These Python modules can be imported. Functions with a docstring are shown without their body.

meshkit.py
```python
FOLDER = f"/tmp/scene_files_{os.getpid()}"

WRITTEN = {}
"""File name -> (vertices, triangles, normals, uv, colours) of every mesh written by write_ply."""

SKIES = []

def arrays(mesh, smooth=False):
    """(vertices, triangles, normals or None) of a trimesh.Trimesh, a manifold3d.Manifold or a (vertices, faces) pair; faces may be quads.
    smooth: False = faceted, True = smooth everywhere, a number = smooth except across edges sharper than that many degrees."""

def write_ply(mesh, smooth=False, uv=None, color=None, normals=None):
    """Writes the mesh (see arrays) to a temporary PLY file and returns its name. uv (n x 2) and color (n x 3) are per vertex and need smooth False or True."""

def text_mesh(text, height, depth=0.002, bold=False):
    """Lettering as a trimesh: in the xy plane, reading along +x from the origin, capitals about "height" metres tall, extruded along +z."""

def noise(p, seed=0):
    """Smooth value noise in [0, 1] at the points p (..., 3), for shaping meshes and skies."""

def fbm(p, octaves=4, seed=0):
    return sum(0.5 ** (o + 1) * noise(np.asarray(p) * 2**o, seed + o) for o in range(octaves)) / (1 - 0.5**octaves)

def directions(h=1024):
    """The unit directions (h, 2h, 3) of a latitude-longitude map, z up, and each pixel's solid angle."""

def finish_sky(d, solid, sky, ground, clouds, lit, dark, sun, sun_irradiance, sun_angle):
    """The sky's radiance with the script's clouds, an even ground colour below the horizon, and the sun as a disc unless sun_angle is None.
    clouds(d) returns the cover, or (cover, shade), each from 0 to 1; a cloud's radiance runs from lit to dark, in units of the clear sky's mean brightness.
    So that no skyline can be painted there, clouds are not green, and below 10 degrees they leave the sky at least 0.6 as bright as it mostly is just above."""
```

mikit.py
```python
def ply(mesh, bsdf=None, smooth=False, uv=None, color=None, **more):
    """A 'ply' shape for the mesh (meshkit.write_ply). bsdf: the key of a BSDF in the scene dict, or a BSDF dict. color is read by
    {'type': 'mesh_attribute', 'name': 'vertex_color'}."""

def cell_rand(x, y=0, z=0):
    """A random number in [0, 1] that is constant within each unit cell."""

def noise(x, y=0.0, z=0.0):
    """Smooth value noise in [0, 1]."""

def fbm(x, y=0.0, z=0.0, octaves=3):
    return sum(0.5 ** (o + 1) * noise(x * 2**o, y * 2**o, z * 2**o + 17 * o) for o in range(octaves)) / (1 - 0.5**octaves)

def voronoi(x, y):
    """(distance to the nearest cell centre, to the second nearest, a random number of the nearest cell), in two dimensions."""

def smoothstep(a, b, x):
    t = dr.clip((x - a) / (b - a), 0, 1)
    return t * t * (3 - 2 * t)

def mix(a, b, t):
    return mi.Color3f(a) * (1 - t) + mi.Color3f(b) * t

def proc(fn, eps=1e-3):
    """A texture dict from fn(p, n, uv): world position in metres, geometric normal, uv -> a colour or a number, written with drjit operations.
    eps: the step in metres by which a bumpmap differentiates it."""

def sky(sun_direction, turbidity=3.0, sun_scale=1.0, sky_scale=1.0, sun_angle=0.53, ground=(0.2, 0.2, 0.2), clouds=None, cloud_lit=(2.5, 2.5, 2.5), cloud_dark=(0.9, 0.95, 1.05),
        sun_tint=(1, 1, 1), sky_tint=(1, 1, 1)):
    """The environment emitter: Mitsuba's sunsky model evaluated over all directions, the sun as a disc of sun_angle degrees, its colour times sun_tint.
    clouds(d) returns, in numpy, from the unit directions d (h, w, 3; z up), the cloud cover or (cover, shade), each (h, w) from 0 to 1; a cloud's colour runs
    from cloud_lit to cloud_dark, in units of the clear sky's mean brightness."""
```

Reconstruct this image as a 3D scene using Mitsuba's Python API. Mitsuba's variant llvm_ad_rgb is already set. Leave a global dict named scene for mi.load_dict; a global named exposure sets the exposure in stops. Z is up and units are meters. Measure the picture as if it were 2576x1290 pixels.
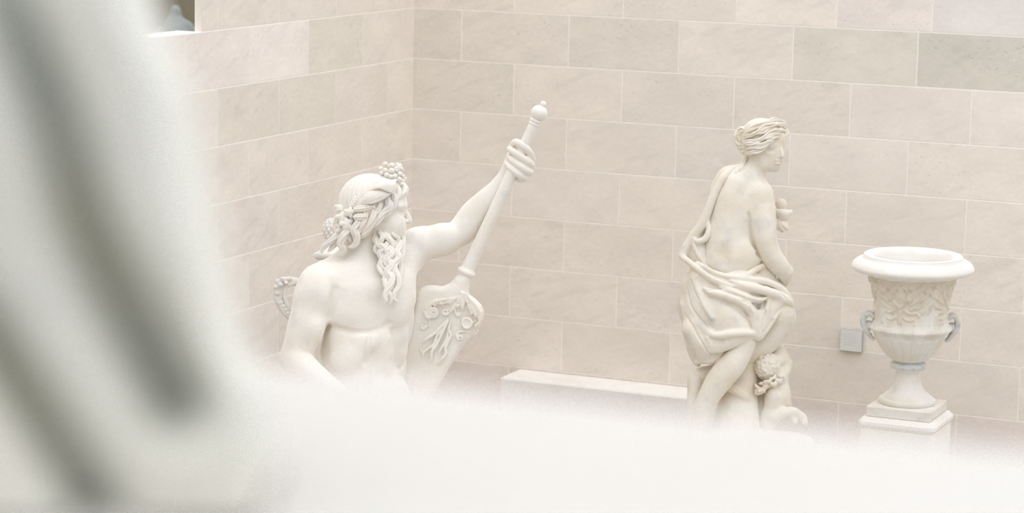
import math, random, numpy as np, trimesh, drjit as dr, mitsuba as mi, mikit
from scipy.ndimage import gaussian_filter
T = mi.ScalarTransform4f
rng = random.Random(7)
scene, labels = {}, {}

# ------------------------------------------------------------------ camera
EYE = np.array([6.2516, -12.8026, 3.7125])          # standing on the upper terrace, looking down into the court
YAW, PITCH, ROLL, FPX = -0.414368, -0.159956, 0.0193272, 6455.55
FWD = np.array([math.sin(YAW) * math.cos(PITCH), math.cos(YAW) * math.cos(PITCH), math.sin(PITCH)])
_r = np.array([math.cos(YAW), -math.sin(YAW), 0.0]); _u = np.cross(_r, FWD)
RIGHT = math.cos(ROLL) * _r + math.sin(ROLL) * _u
UP = math.cos(ROLL) * _u - math.sin(ROLL) * _r
FOCUS, APERTURE = 10.9, 0.0135
scene['camera'] = {'type': 'thinlens', 'fov': 2 * math.degrees(math.atan(1288 / FPX)), 'fov_axis': 'x',
                   'aperture_radius': APERTURE, 'focus_distance': FOCUS, 'near_clip': 0.05, 'far_clip': 400.0,
                   'to_world': T().look_at(origin=EYE.tolist(), target=(EYE + FWD).tolist(), up=UP.tolist())}

# ------------------------------------------------------------------ light: an overcast sky through the open glass roof
def overcast(d):
    up = np.clip(d[..., 2], 0, 1)
    return np.ones_like(up), 0.80 - 0.75 * up     # one even cloud layer, brighter overhead than at the horizon

scene['sky'] = mikit.sky((0.3, -0.3, 0.9), turbidity=5, sun_scale=0.0, ground=(0.42, 0.40, 0.37), clouds=overcast,
                         cloud_lit=(3.0, 3.0, 3.02), cloud_dark=(0.20, 0.205, 0.21))
exposure = 2.42

# ------------------------------------------------------------------ helpers
def numbered(name):
    if name not in scene and name not in labels: return name
    i = 1
    while f'{name}_{i:03d}' in scene or f'{name}_{i:03d}' in labels: i += 1
    return f'{name}_{i:03d}'

def obj(name, mesh, mat, parent=None, smooth=False, label=None, cat=None, group=None, kind=None, **kw):
    key = numbered(f'{parent}__{name}' if parent else name)
    scene[key] = mikit.ply(mesh, mat, smooth, **kw)
    tag(key, label, cat, group, kind)
    return key

def tag(key, label=None, cat=None, group=None, kind=None):
    d = {k: v for k, v in (('label', label), ('category', cat), ('group', group), ('kind', kind)) if v}
    if d: labels[key] = d

def thing(name, label, cat, group=None):
    key = numbered(name); tag(key, label, cat, group)
    return key

def box(lo, hi, c=0.0):
    """A box, its edges chamfered by c."""
    lo, hi = np.minimum(lo, hi).astype(float), np.maximum(lo, hi).astype(float)
    if c <= 0: return trimesh.creation.box(bounds=[lo, hi])
    pts = []
    for a in range(3):
        l, h = lo + c, hi - c
        l[a], h[a] = lo[a], hi[a]
        pts += [[x, y, z] for x in (l[0], h[0]) for y in (l[1], h[1]) for z in (l[2], h[2])]
    return trimesh.convex.convex_hull(np.array(pts))

def join(*m): return trimesh.util.concatenate(list(m))

# ------------------------------------------------------------------ materials
def C3(c): return mi.Color3f(*[float(x) for x in c])

def stone_block(p, n, uv):
    # uv carries each block's own tone: u from pale to dark, v from pink to grey-olive
    base = mikit.mix(mikit.mix(C3((.79, .735, .68)), C3((.775, .735, .72)), dr.clip(1 - 2 * uv.y, 0, 1)), C3((.765, .73, .66)), dr.clip(2 * uv.y - 1, 0, 1))
    base = dr.select(uv.y > 1.5, C3((.765, .70, .662)), base)          # the pinkish courses at the foot of the walls
    base = base * (1.12 - 0.26 * uv.x)
    s = uv.x * 37.0 + uv.y * 91.0
    cloud = mikit.fbm(p.x * 5 + s, p.y * 5, p.z * 7, 4)
    grain = mikit.fbm(p.x * 60, p.y * 60 + s, p.z * 60, 3)
    bed = mikit.noise((p.x + p.y) * 6 + p.z * 9 + s, p.z * 30 - (p.x + p.y) * 14, s)
    base = base * (0.86 + 0.16 * cloud + 0.10 * grain) * (1 - 0.05 * mikit.smoothstep(.62, .9, bed))
    pit = mikit.smoothstep(.82, .90, mikit.noise(p.x * 95 + s, p.y * 95 + s, p.z * 100)) * mikit.smoothstep(.45, .6, mikit.noise(p.x * 3, p.y * 3 + s, p.z * 4))
    base = mikit.mix(base, C3((.30, .29, .27)), 0.26 * pit)
    fleck = mikit.smoothstep(.95, .98, mikit.noise(p.x * 22 + s, p.y * 22, p.z * 22 + 9))
    return mikit.mix(base, C3((.80, .80, .80)), 0.4 * fleck)

def stone_relief(p, n, uv):
    return mikit.fbm(p.x * 90, p.y * 90, p.z * 90, 3)

def marble_fn(base, warm, grey, seed, freq=1.0):
    def fn(p, n, uv):
        a = mikit.fbm(p.x * 6 * freq + seed, p.y * 6 * freq, p.z * 6 * freq, 4)
        b = mikit.fbm(p.x * 14 * freq, p.y * 14 * freq + seed, p.z * 11 * freq, 4)
        g = mikit.fbm(p.x * 120, p.y * 120, p.z * 120 + seed, 2)
        c = mikit.mix(C3(base), C3(warm), mikit.smoothstep(.42, .72, a))
        c = mikit.mix(c, C3(grey), 0.6 * mikit.smoothstep(.54, .80, b))
        spot = mikit.smoothstep(.88, .95, mikit.noise(p.x * 190 + seed, p.y * 190, p.z * 190)) * mikit.smoothstep(.55, .68, a)
        return mikit.mix(c * (0.96 + 0.07 * g), C3((.36, .33, .29)), 0.6 * spot)
    return fn

def principled(tex, rough=0.6, spec=0.25):
    return {'type': 'principled', 'base_color': tex, 'roughness': rough, 'specular': spec}

def rgb(*c): return {'type': 'rgb', 'value': list(c)}

scene['stone_block_mat'] = {'type': 'bumpmap', 'arbitrary': mikit.proc(stone_relief, 2e-3), 'scale': 0.0012, 'bsdf': principled(mikit.proc(stone_block), .85, .15)}
scene['mortar_mat'] = principled(rgb(.90, .87, .83), .9, .1)
scene['marble_god'] = principled(mikit.proc(marble_fn((.775, .748, .70), (.745, .695, .63), (.655, .645, .63), 3.1)), .55, .3)
scene['marble_woman'] = principled(mikit.proc(marble_fn((.76, .72, .65), (.705, .645, .54), (.61, .60, .575), 11.7, 1.3)), .55, .3)
scene['marble_urn'] = principled(mikit.proc(marble_fn((.72, .705, .67), (.69, .655, .58), (.575, .58, .585), 23.3, 1.5)), .6, .25)
def stained_bell(p, n, uv):
    # ochre and grey weathering that runs down from under the rim
    z = (p.z - 1.0415) / 0.65
    a = mikit.fbm(p.x * 17 + 3, p.y * 17, p.z * 9, 4); b = mikit.fbm(p.x * 48, p.y * 48 + 7, p.z * 36, 4)
    c = mikit.mix(C3((.74, .73, .70)), C3((.655, .655, .665)), mikit.smoothstep(.45, .7, a))
    c = mikit.mix(c, C3((.70, .615, .465)), 0.6 * mikit.smoothstep(.40, .62, a * .55 + z * .62 - .22))
    return mikit.mix(c, C3((.46, .43, .37)), 0.45 * mikit.smoothstep(.56, .74, b + .22 * (z - .8)))

scene['marble_bell'] = principled(mikit.proc(stained_bell), .6, .25)
scene['marble_dirty'] = principled(mikit.proc(marble_fn((.60, .61, .62), (.64, .62, .57), (.40, .415, .44), 71.3, 3.0)), .65, .25)
scene['marble_white'] = principled(mikit.proc(marble_fn((.79, .78, .76), (.77, .74, .695), (.72, .71, .70), 31.9)), .6, .25)
scene['parapet_mat'] = principled(mikit.proc(marble_fn((.50, .492, .472), (.50, .483, .46), (.483, .474, .452), 41.3, .6)), .7, .2)
scene['grey_marble'] = principled(mikit.proc(marble_fn((.615, .625, .59), (.60, .592, .535), (.53, .56, .54), 51.3, 1.0)), .7, .2)
scene['floor_mat'] = principled(mikit.proc(marble_fn((.45, .42, .375), (.42, .385, .34), (.40, .38, .355), 61.3, .4)), .7, .2)
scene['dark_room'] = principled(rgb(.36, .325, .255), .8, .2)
scene['bronze_mat'] = principled(rgb(.235, .265, .265), .6, .3)
scene['plaque_mat'] = principled(rgb(.70, .715, .70), .45, .4)
scene['plaque_dark'] = principled(rgb(.36, .385, .385), .5, .3)
scene['ink_mat'] = principled(rgb(.58, .59, .585), .7, .2)

# ------------------------------------------------------------------ the setting
H = 0.28                       # height of one course; course joint j lies at z = (10 - j) * H
WB, WS = 0.6337, 0.6071        # block length of the back wall and of the side wall
GAP, PROUD = 0.0029, 0.002
def block_mesh(lo, hi): return box(lo, hi, 0.0012)

def put_block(holder, lo, hi, u, v):
    m = block_mesh(lo, hi)
    obj('stone_block', m, 'stone_block_mat', holder, uv=np.tile([[u, v]], (len(m.vertices), 1)))

tone = {}                       # (wall, course, block): its tone, where the photograph shows an unusual one
tone['b', 1, 4] = (.62, .95); tone['b', 1, 5] = (.95, 1.0); tone['b', 0, 4] = (.34, .25); tone['b', 0, 5] = (.42, .0); tone['b', 0, 3] = (.18, .5)
tone['b', 1, 0] = (.55, .8); tone['b', 1, 2] = (.5, .8); tone['b', 2, 0] = (.55, .8); tone['b', 2, 3] = (.5, .72); tone['b', 1, 3] = (.28, .5)
tone['s', 1, 3] = (.30, .22); tone['s', 1, 2] = (.05, .25); tone['s', 1, 1] = (.5, .85); tone['s', 2, 2] = (.55, .85); tone['s', 2, 3] = (.52, .9); tone['s', 0, 3] = (.48, .75)
top_course = -8
back = obj('wall_back', box([-0.30, 0.0, 0], [7.2, 0.45, (10 - top_course) * H]), 'mortar_mat', kind='structure')
for c in range(top_course + 1, 11):
    z1, z0 = (11 - c) * H, (10 - c) * H
    off = 0.5 if c % 2 else 0.0
    xs = [0.0] + [(k + off) * WB - .02 for k in range(0 if off else 1, 12)]
    if c == 0: xs = [0.0] + [k * WB for k in (.961, 1.961, 2.963, 3.824, 4.617, 5.6, 6.55, 7.5, 8.5, 9.5, 10.5)]
    if c == 1: xs = [0.0] + [k * WB for k in (.464, 1.469, 2.467, 3.464, 4.51, 5.45, 6.46, 7.46, 8.46, 9.46, 10.46)]
    for i in range(len(xs) - 1):
        u, v = rng.uniform(.26, .5), rng.uniform(.35, .72)
        if c >= 7: u += .14
        if c >= 8: v = 2.0
        u, v = tone.get(('b', c, i), (u, v))
        put_block(back, [xs[i] + GAP, -PROUD, z0 + GAP], [min(xs[i + 1], 7.19) - GAP, .05, z1 - GAP], u, v)

OPEN_Y, SILL = -2.289, 10 * H   # the opening in the side wall
def side_pieces(x0, x1):
    return join(box([x0, OPEN_Y + 2.0, 0], [x1, 0, (10 - top_course) * H]), box([-.035, OPEN_Y, 0], [x1, OPEN_Y + 2.0, (10 - top_course) * H]), box([-.13, OPEN_Y - 1.5, 0], [x1, OPEN_Y, SILL]),
                box([x0, OPEN_Y - 1.5, SILL + 8 * H - 1.1], [x1, OPEN_Y, (10 - top_course) * H]), box([x0, -7.0, 0], [x1, OPEN_Y - 1.5, (10 - top_course) * H]))
side = obj('wall_left', side_pieces(-0.42, 0.0), 'mortar_mat', kind='structure')
for c in range(top_course + 1, 11):
    z1, z0 = (11 - c) * H, (10 - c) * H
    off = 0.0 if c % 2 else 0.5
    ys = [0.0] + [-((k + off) * WS + .01) for k in range(0 if off else 1, 12)]
    if c < 1:
        ys = [y for y in ys if y > OPEN_Y + .05] + [OPEN_Y + .0] + [OPEN_Y - 1.5] + [y for y in ys if y < OPEN_Y - 1.7]
    for i in range(len(ys) - 1):
        if c < 1 and c > -5 and ys[i] == OPEN_Y: continue
        u, v = rng.uniform(.28, .5), rng.uniform(.35, .7)
        if c >= 6: u += .12
        if c >= 8: v = 2.0
        u, v = tone.get(('s', c, i), (u, v))
        edge = 0 if (c < 1 and ys[i + 1] == OPEN_Y) else GAP
        put_block(side, [-.03, ys[i] - GAP, z0 + GAP], [PROUD, ys[i + 1] + edge, z1 - GAP], u, v)

obj('floor', box([-4, -12.2, -.2], [9, .4, 0]), 'floor_mat', kind='structure')
# the gallery behind the opening
GZ = SILL - 1.2                  # the floor of the gallery beyond
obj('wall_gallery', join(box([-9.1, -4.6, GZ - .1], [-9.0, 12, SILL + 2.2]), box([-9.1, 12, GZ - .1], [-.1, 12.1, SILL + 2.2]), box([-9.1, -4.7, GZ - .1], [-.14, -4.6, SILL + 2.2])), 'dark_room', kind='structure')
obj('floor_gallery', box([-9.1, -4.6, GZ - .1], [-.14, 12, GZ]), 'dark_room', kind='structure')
# the terrace that the photograph is taken from, and its parapet
obj('floor_terrace', box([1.5, -17, -.2], [10, -11.56, 2.1]), 'floor_mat', kind='structure')
PT = EYE[2] - .30
pm = box([4.6, -12.02, PT - .13], [8.2, -11.52, PT], .012)
par = thing('parapet', 'broad pale stone parapet along the bottom of the view, out of focus', 'parapet')
obj('coping', pm, 'parapet_mat', par, 20)
obj('dado', box([4.66, -11.96, 2.22], [8.14, -11.58, PT - .13], .01), 'parapet_mat', par)
obj('base', box([4.6, -12.02, 2.1], [8.2, -11.52, 2.24], .012), 'parapet_mat', par, 20)

# the ledge along the back wall
bn = thing('stone_bench', 'long white stone bench against the back wall, between the two statues', 'bench')
obj('seat', box([.68, -.27, .62], [1.98, -.006, .83], .008), 'marble_white', bn)
for x in (.80, 1.72): obj('support', box([x, -.22, 0], [x + .14, -.03, .62], .006), 'marble_white', bn)

# ------------------------------------------------------------------ sculpting: signed distances on a grid, blended, then meshed (surface nets)
class Frame:
    """A carving's own axes: x to the right, y down, w away from the terrace, one unit a carver's unit of S metres; built round a point D metres out."""
    def __init__(s, D):
        s.S = D / FPX
    def K(s, x, y, w=0.0):
        q = 1 + w / FPX
        return np.array([(x - 1288) * q, (y - 645) * q, w])
    def world(s, v):
        v = np.asarray(v, float)
        return EYE + s.S * (v[:, :1] * RIGHT - v[:, 1:2] * UP + (v[:, 2:3] + FPX) * FWD)
    def mesh(s, v, f):
        return trimesh.Trimesh(s.world(v), f, process=False)

def spline(pts, n=8):
    """Catmull-Rom through the points (any number of columns), n steps per span."""
    p = np.asarray(pts, float)
    if len(p) < 3: return np.array([p[0] + (p[-1] - p[0]) * t for t in np.linspace(0, 1, n + 1)])
    p = np.vstack([2 * p[0] - p[1], p, 2 * p[-1] - p[-2]])
    out = []
    for i in range(1, len(p) - 2):
        a, b, c, d = p[i - 1:i + 3]
        for t in np.linspace(0, 1, n, endpoint=False):
            out.append(.5 * (2 * b + (c - a) * t + (2 * a - 5 * b + 4 * c - d) * t * t + (3 * b - 3 * c + d - a) * t ** 3))
    return np.array(out + [p[-2]])

def rotm(az=0, ay=0, ax=0):
    z, y, x = np.radians([az, ay, ax])
    Z = np.array([[math.cos(z), -math.sin(z), 0], [math.sin(z), math.cos(z), 0], [0, 0, 1]])
    Y = np.array([[math.cos(y), 0, math.sin(y)], [0, 1, 0], [-math.sin(y), 0, math.cos(y)]])
    X = np.array([[1, 0, 0], [0, math.cos(x), -math.sin(x)], [0, math.sin(x), math.cos(x)]])
    return Z @ Y @ X

class Sculpt:
    def __init__(s, frame):
        s.F, s.ops, s.lo, s.hi = frame, [], np.full(3, 1e9), np.full(3, -1e9)
    def _add(s, lo, hi, fn, k, sub):
        s.ops.append((lo, hi, fn, k, sub))
        if not sub: s.lo, s.hi = np.minimum(s.lo, lo), np.maximum(s.hi, hi)
    def limb(s, pts, k=10, sub=False, n=5):
        """A chain of balls: each point (x, y, w, radius)."""
        q = np.array([[*s.F.K(*p[:3]), p[3]] for p in pts])
        q = spline(q, n) if len(q) > 2 else q
        q[:, 3] = np.maximum(q[:, 3], .3)
        def fn(X, Y, Z):
            d = None
            for a, b in zip(q[:-1], q[1:]):
                e = b[:3] - a[:3]; L = max(float(e @ e), 1e-9)
                t = np.clip(((X - a[0]) * e[0] + (Y - a[1]) * e[1] + (Z - a[2]) * e[2]) / L, 0, 1)
                u = np.sqrt((X - a[0] - t * e[0]) ** 2 + (Y - a[1] - t * e[1]) ** 2 + (Z - a[2] - t * e[2]) ** 2) - (a[3] + t * (b[3] - a[3]))
                d = u if d is None else np.minimum(d, u)
            return d
        m = q[:, 3:4].max()
        s._add((q[:, :3] - q[:, 3:4]).min(0), (q[:, :3] + q[:, 3:4]).max(0), fn, k, sub)
    def ell(s, c, r, k=12, sub=False, az=0, ay=0, ax=0):
        c, r, M = s.F.K(*c), np.asarray(r, float), rotm(az, ay, ax)
        ext = np.sqrt(((M * r) ** 2).sum(1))
        def fn(X, Y, Z):
            P = np.stack(np.broadcast_arrays(X - c[0], Y - c[1], Z - c[2]), -1) @ M.astype(np.float32)
            k0 = np.sqrt(((P / r) ** 2).sum(-1)); k1 = np.sqrt(((P / r ** 2) ** 2).sum(-1))
            return k0 * (k0 - 1) / np.maximum(k1, 1e-6)
        s._add(c - ext, c + ext, fn, k, sub)
    def plate(s, poly, w0, t, r, k=6, tilt=0.0):
        """A board: the outline poly [(x, y)], 2 t thick about depth w0 (+ tilt per unit of y from its middle), edges rounded by r."""
        q = np.array([s.F.K(x, y, w0)[:2] for x, y in poly]); ym = q[:, 1].mean()
        def fn(X, Y, Z):
            x, y = np.broadcast_arrays(X[..., 0], Y[..., 0]); d = np.full(x.shape, 1e9); ins = np.zeros(x.shape, bool)
            for (ax, ay), (bx, by) in zip(q, np.roll(q, -1, 0)):
                ex, ey = bx - ax, by - ay; u = np.clip(((x - ax) * ex + (y - ay) * ey) / (ex * ex + ey * ey), 0, 1)
                d = np.minimum(d, np.hypot(x - ax - u * ex, y - ay - u * ey))
                ins ^= ((ay > y) != (by > y)) & (x < (bx - ax) * (y - ay) / (by - ay + 1e-9) + ax)
            d = np.where(ins, -d, d)[..., None] + r
            g = np.abs(Z - w0 - tilt * (Y - ym)) - t + r
            return np.hypot(np.maximum(d, 0), np.maximum(g, 0)) + np.minimum(np.maximum(d, g), 0) - r
        e = t + abs(tilt) * np.ptp(q[:, 1]) / 2
        s._add(np.array([*q.min(0), w0 - e]), np.array([*q.max(0), w0 + e]), fn, k, False)
    def field(s, h, pad=4):
        lo, hi = s.lo - pad * h, s.hi + pad * h
        n = np.ceil((hi - lo) / h).astype(int) + 1
        ax = [(lo[i] + h * np.arange(n[i])).astype(np.float32) for i in range(3)]
        D = np.full(n, 60.0, np.float32)
        for a, b, fn, k, sub in s.ops:
            i0 = np.clip(np.floor((a - k - 3 * h - lo) / h).astype(int), 0, n); i1 = np.clip(np.ceil((b + k + 3 * h - lo) / h).astype(int) + 1, 0, n)
            if (i1 - i0).min() <= 0: continue
            sl = tuple(slice(x, y) for x, y in zip(i0, i1))
            d = fn(ax[0][sl[0]][:, None, None], ax[1][sl[1]][None, :, None], ax[2][sl[2]][None, None, :]).astype(np.float32)
            c = D[sl]
            if sub:
                g = np.maximum(k - np.abs(c + d), 0) / max(k, 1e-6); D[sl] = np.maximum(c, -d) + g * g * k * .25
            else:
                g = np.maximum(k - np.abs(c - d), 0) / max(k, 1e-6); D[sl] = np.minimum(c, d) - g * g * k * .25
        return D, lo
    def mesh(s, h=2.4, soft=0.6, bump=None):
        D, lo = s.field(h)
        if soft: D = gaussian_filter(D, soft)
        v, f = surface_nets(D)
        v = lo + v * h
        m = trimesh.Trimesh(v, f, process=False)
        if bump is not None:
            nrm = vnormals(v, f)
            v = v + nrm * bump(v, nrm)[:, None]
        return s.F.mesh(v, f)

def vnormals(v, f):
    n = np.zeros_like(v); c = np.cross(v[f[:, 1]] - v[f[:, 0]], v[f[:, 2]] - v[f[:, 0]])
    for k in range(3): np.add.at(n, f[:, k], c)
    return n / np.maximum(np.linalg.norm(n, axis=1, keepdims=True), 1e-12)

def surface_nets(D):
    neg = D < 0
    a = [slice(None, -1), slice(1, None)]
    corner = [(i, j, k) for i in (0, 1) for j in (0, 1) for k in (0, 1)]
    cnt = sum(neg[a[i], a[j], a[k]].astype(np.int8) for i, j, k in corner)
    cells = np.argwhere((cnt > 0) & (cnt < 8))
    idx = np.full(cnt.shape, -1, np.int32); idx[tuple(cells.T)] = np.arange(len(cells))
    val = np.stack([D[tuple((cells + c).T)] for c in corner], 1)
    P, N = np.zeros((len(cells), 3)), np.zeros(len(cells))
    for p, c in enumerate(corner):
        for q, e in enumerate(corner):
            if q > p and sum(abs(x - y) for x, y in zip(c, e)) == 1:
                m = (val[:, p] < 0) != (val[:, q] < 0)
                t = np.where(m, val[:, p] / np.where(m, val[:, p] - val[:, q], 1), 0)
                P += np.where(m[:, None], np.array(c) + t[:, None] * (np.array(e) - np.array(c)), 0); N += m
    V = cells + P / N[:, None]
    F = []
    for ax in range(3):
        u, w = (ax + 1) % 3, (ax + 2) % 3
        s0 = [slice(None)] * 3; s1 = [slice(None)] * 3
        s0[ax], s1[ax] = slice(None, -1), slice(1, None)
        x = neg[tuple(s0)] != neg[tuple(s1)]
        e = np.argwhere(x)
        e = e[(e[:, u] > 0) & (e[:, w] > 0) & (e[:, u] < D.shape[u] - 1) & (e[:, w] < D.shape[w] - 1)]
        du, dw = np.eye(3, dtype=int)[u], np.eye(3, dtype=int)[w]
        q = np.stack([idx[tuple((e - o).T)] for o in (du + dw, dw, 0 * du, du)], 1)
        inside = neg[tuple(e.T)]
        q[~inside] = q[~inside][:, ::-1]
        F.append(q)
    q = np.vstack(F)
    return V, np.vstack([q[:, [0, 1, 2]], q[:, [0, 2, 3]]])

def sweep(frame, pts, M=28, n=8, groove=0.34, lobes=2.5, twist=1.2, flat=1.0, phase=0.0):
    """A carved lock: a tube along the spline of (x, y, w, radius), its section lobed like twisted strands."""
    q = np.array([[*frame.K(*p[:3]), p[3]] for p in pts])
    q = spline(q, n)
    p, r = q[:, :3], np.maximum(q[:, 3], .15)
    t = np.gradient(p, axis=0); t /= np.linalg.norm(t, axis=1, keepdims=True) + 1e-9
    side = np.cross(t, [0, 0, 1.0]); bad = np.linalg.norm(side, axis=1) < .15; side[bad] = np.cross(t[bad], [1.0, 0, 0])
    side /= np.linalg.norm(side, axis=1, keepdims=True); up = np.cross(side, t)
    s = np.concatenate([[0], np.cumsum(np.linalg.norm(np.diff(p, axis=0), axis=1))])
    ang = np.linspace(0, 2 * np.pi, M, endpoint=False)
    tw = twist * s / max(r.max(), 1) * .25 + phase
    R = r[:, None] * (1 - groove * (1 - np.abs(np.sin(lobes * (ang[None, :] + tw[:, None]) / 1.0))) ** 1.5)
    v = p[:, None] + (R * np.cos(ang))[..., None] * side[:, None] + flat * (R * np.sin(ang))[..., None] * up[:, None]
    L = len(p)
    i, j = np.meshgrid(np.arange(L - 1), np.arange(M), indexing='ij')
    f = np.stack([i * M + j, i * M + (j + 1) % M, (i + 1) * M + (j + 1) % M, (i + 1) * M + j], -1).reshape(-1, 4)
    V = np.vstack([v.reshape(-1, 3), p[:1] - t[:1] * r[0] * .7, p[-1:] + t[-1:] * r[-1] * .7])
    Fc = np.vstack([f[:, [0, 1, 2]], f[:, [0, 2, 3]]])
    j = np.arange(M)
    Fc = np.vstack([Fc, np.stack([(j + 1) % M, j, np.full(M, L * M)], 1), np.stack([(L - 1) * M + j, (L - 1) * M + (j + 1) % M, np.full(M, L * M + 1)], 1)])
    m = trimesh.Trimesh(V, Fc, process=False)
    if m.volume < 0: Fc = Fc[:, ::-1]
    return frame.mesh(V, Fc)

def blob(frame, c, r, sub=2, az=0, ay=0, ax=0):
    m = trimesh.creation.icosphere(sub)
    return frame.mesh(frame.K(*c) + (m.vertices * np.asarray(r)) @ rotm(az, ay, ax).T, m.faces)

def lathe_axis(frame, a, b, prof, M=40):
    """Turned about the line from a to b (points x, y, w): prof holds (distance along, radius)."""
    A, B = frame.K(*a), frame.K(*b)
    t = (B - A) / np.linalg.norm(B - A); s = np.cross(t, [0, 0, 1.0]); s /= np.linalg.norm(s); u = np.cross(s, t)
    ang = np.linspace(0, 2 * np.pi, M, endpoint=False); prof = np.asarray(prof, float); L = len(prof)
    v = (A + prof[:, :1] * t)[:, None] + prof[:, 1][:, None, None] * (np.cos(ang)[:, None] * s + np.sin(ang)[:, None] * u)
    i, j = np.meshgrid(np.arange(L - 1), np.arange(M), indexing='ij')
    f = np.stack([i * M + j, i * M + (j + 1) % M, (i + 1) * M + (j + 1) % M, (i + 1) * M + j], -1).reshape(-1, 4)
    f = np.vstack([f[:, [0, 1, 2]], f[:, [0, 2, 3]]])
    v = v.reshape(-1, 3); m = trimesh.Trimesh(v, f, process=False)
    if m.volume < 0: f = f[:, ::-1]
    return frame.mesh(v, f)

def _front(s, x, y):
    """The depth at which the carving so far is first met at (x, y)."""
    w = np.linspace(-260, 260, 521)
    P = np.stack([s.F.K(x, y, t) for t in w]).astype(np.float32)
    D = np.full(len(w), 60.0)
    for a, b, fn, k, sub in s.ops:
        d = fn(P[:, 0, None, None], P[:, 1, None, None], P[:, 2, None, None]).reshape(-1)
        if sub: g = np.maximum(k - np.abs(D + d), 0) / max(k, 1e-6); D = np.maximum(D, -d) + g * g * k * .25
        else: g = np.maximum(k - np.abs(D - d), 0) / max(k, 1e-6); D = np.minimum(D, d) - g * g * k * .25
    i = np.argmax(D < 0)
    return float(w[i]) if (D < 0).any() else 0.0
Sculpt.front = _front

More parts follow.
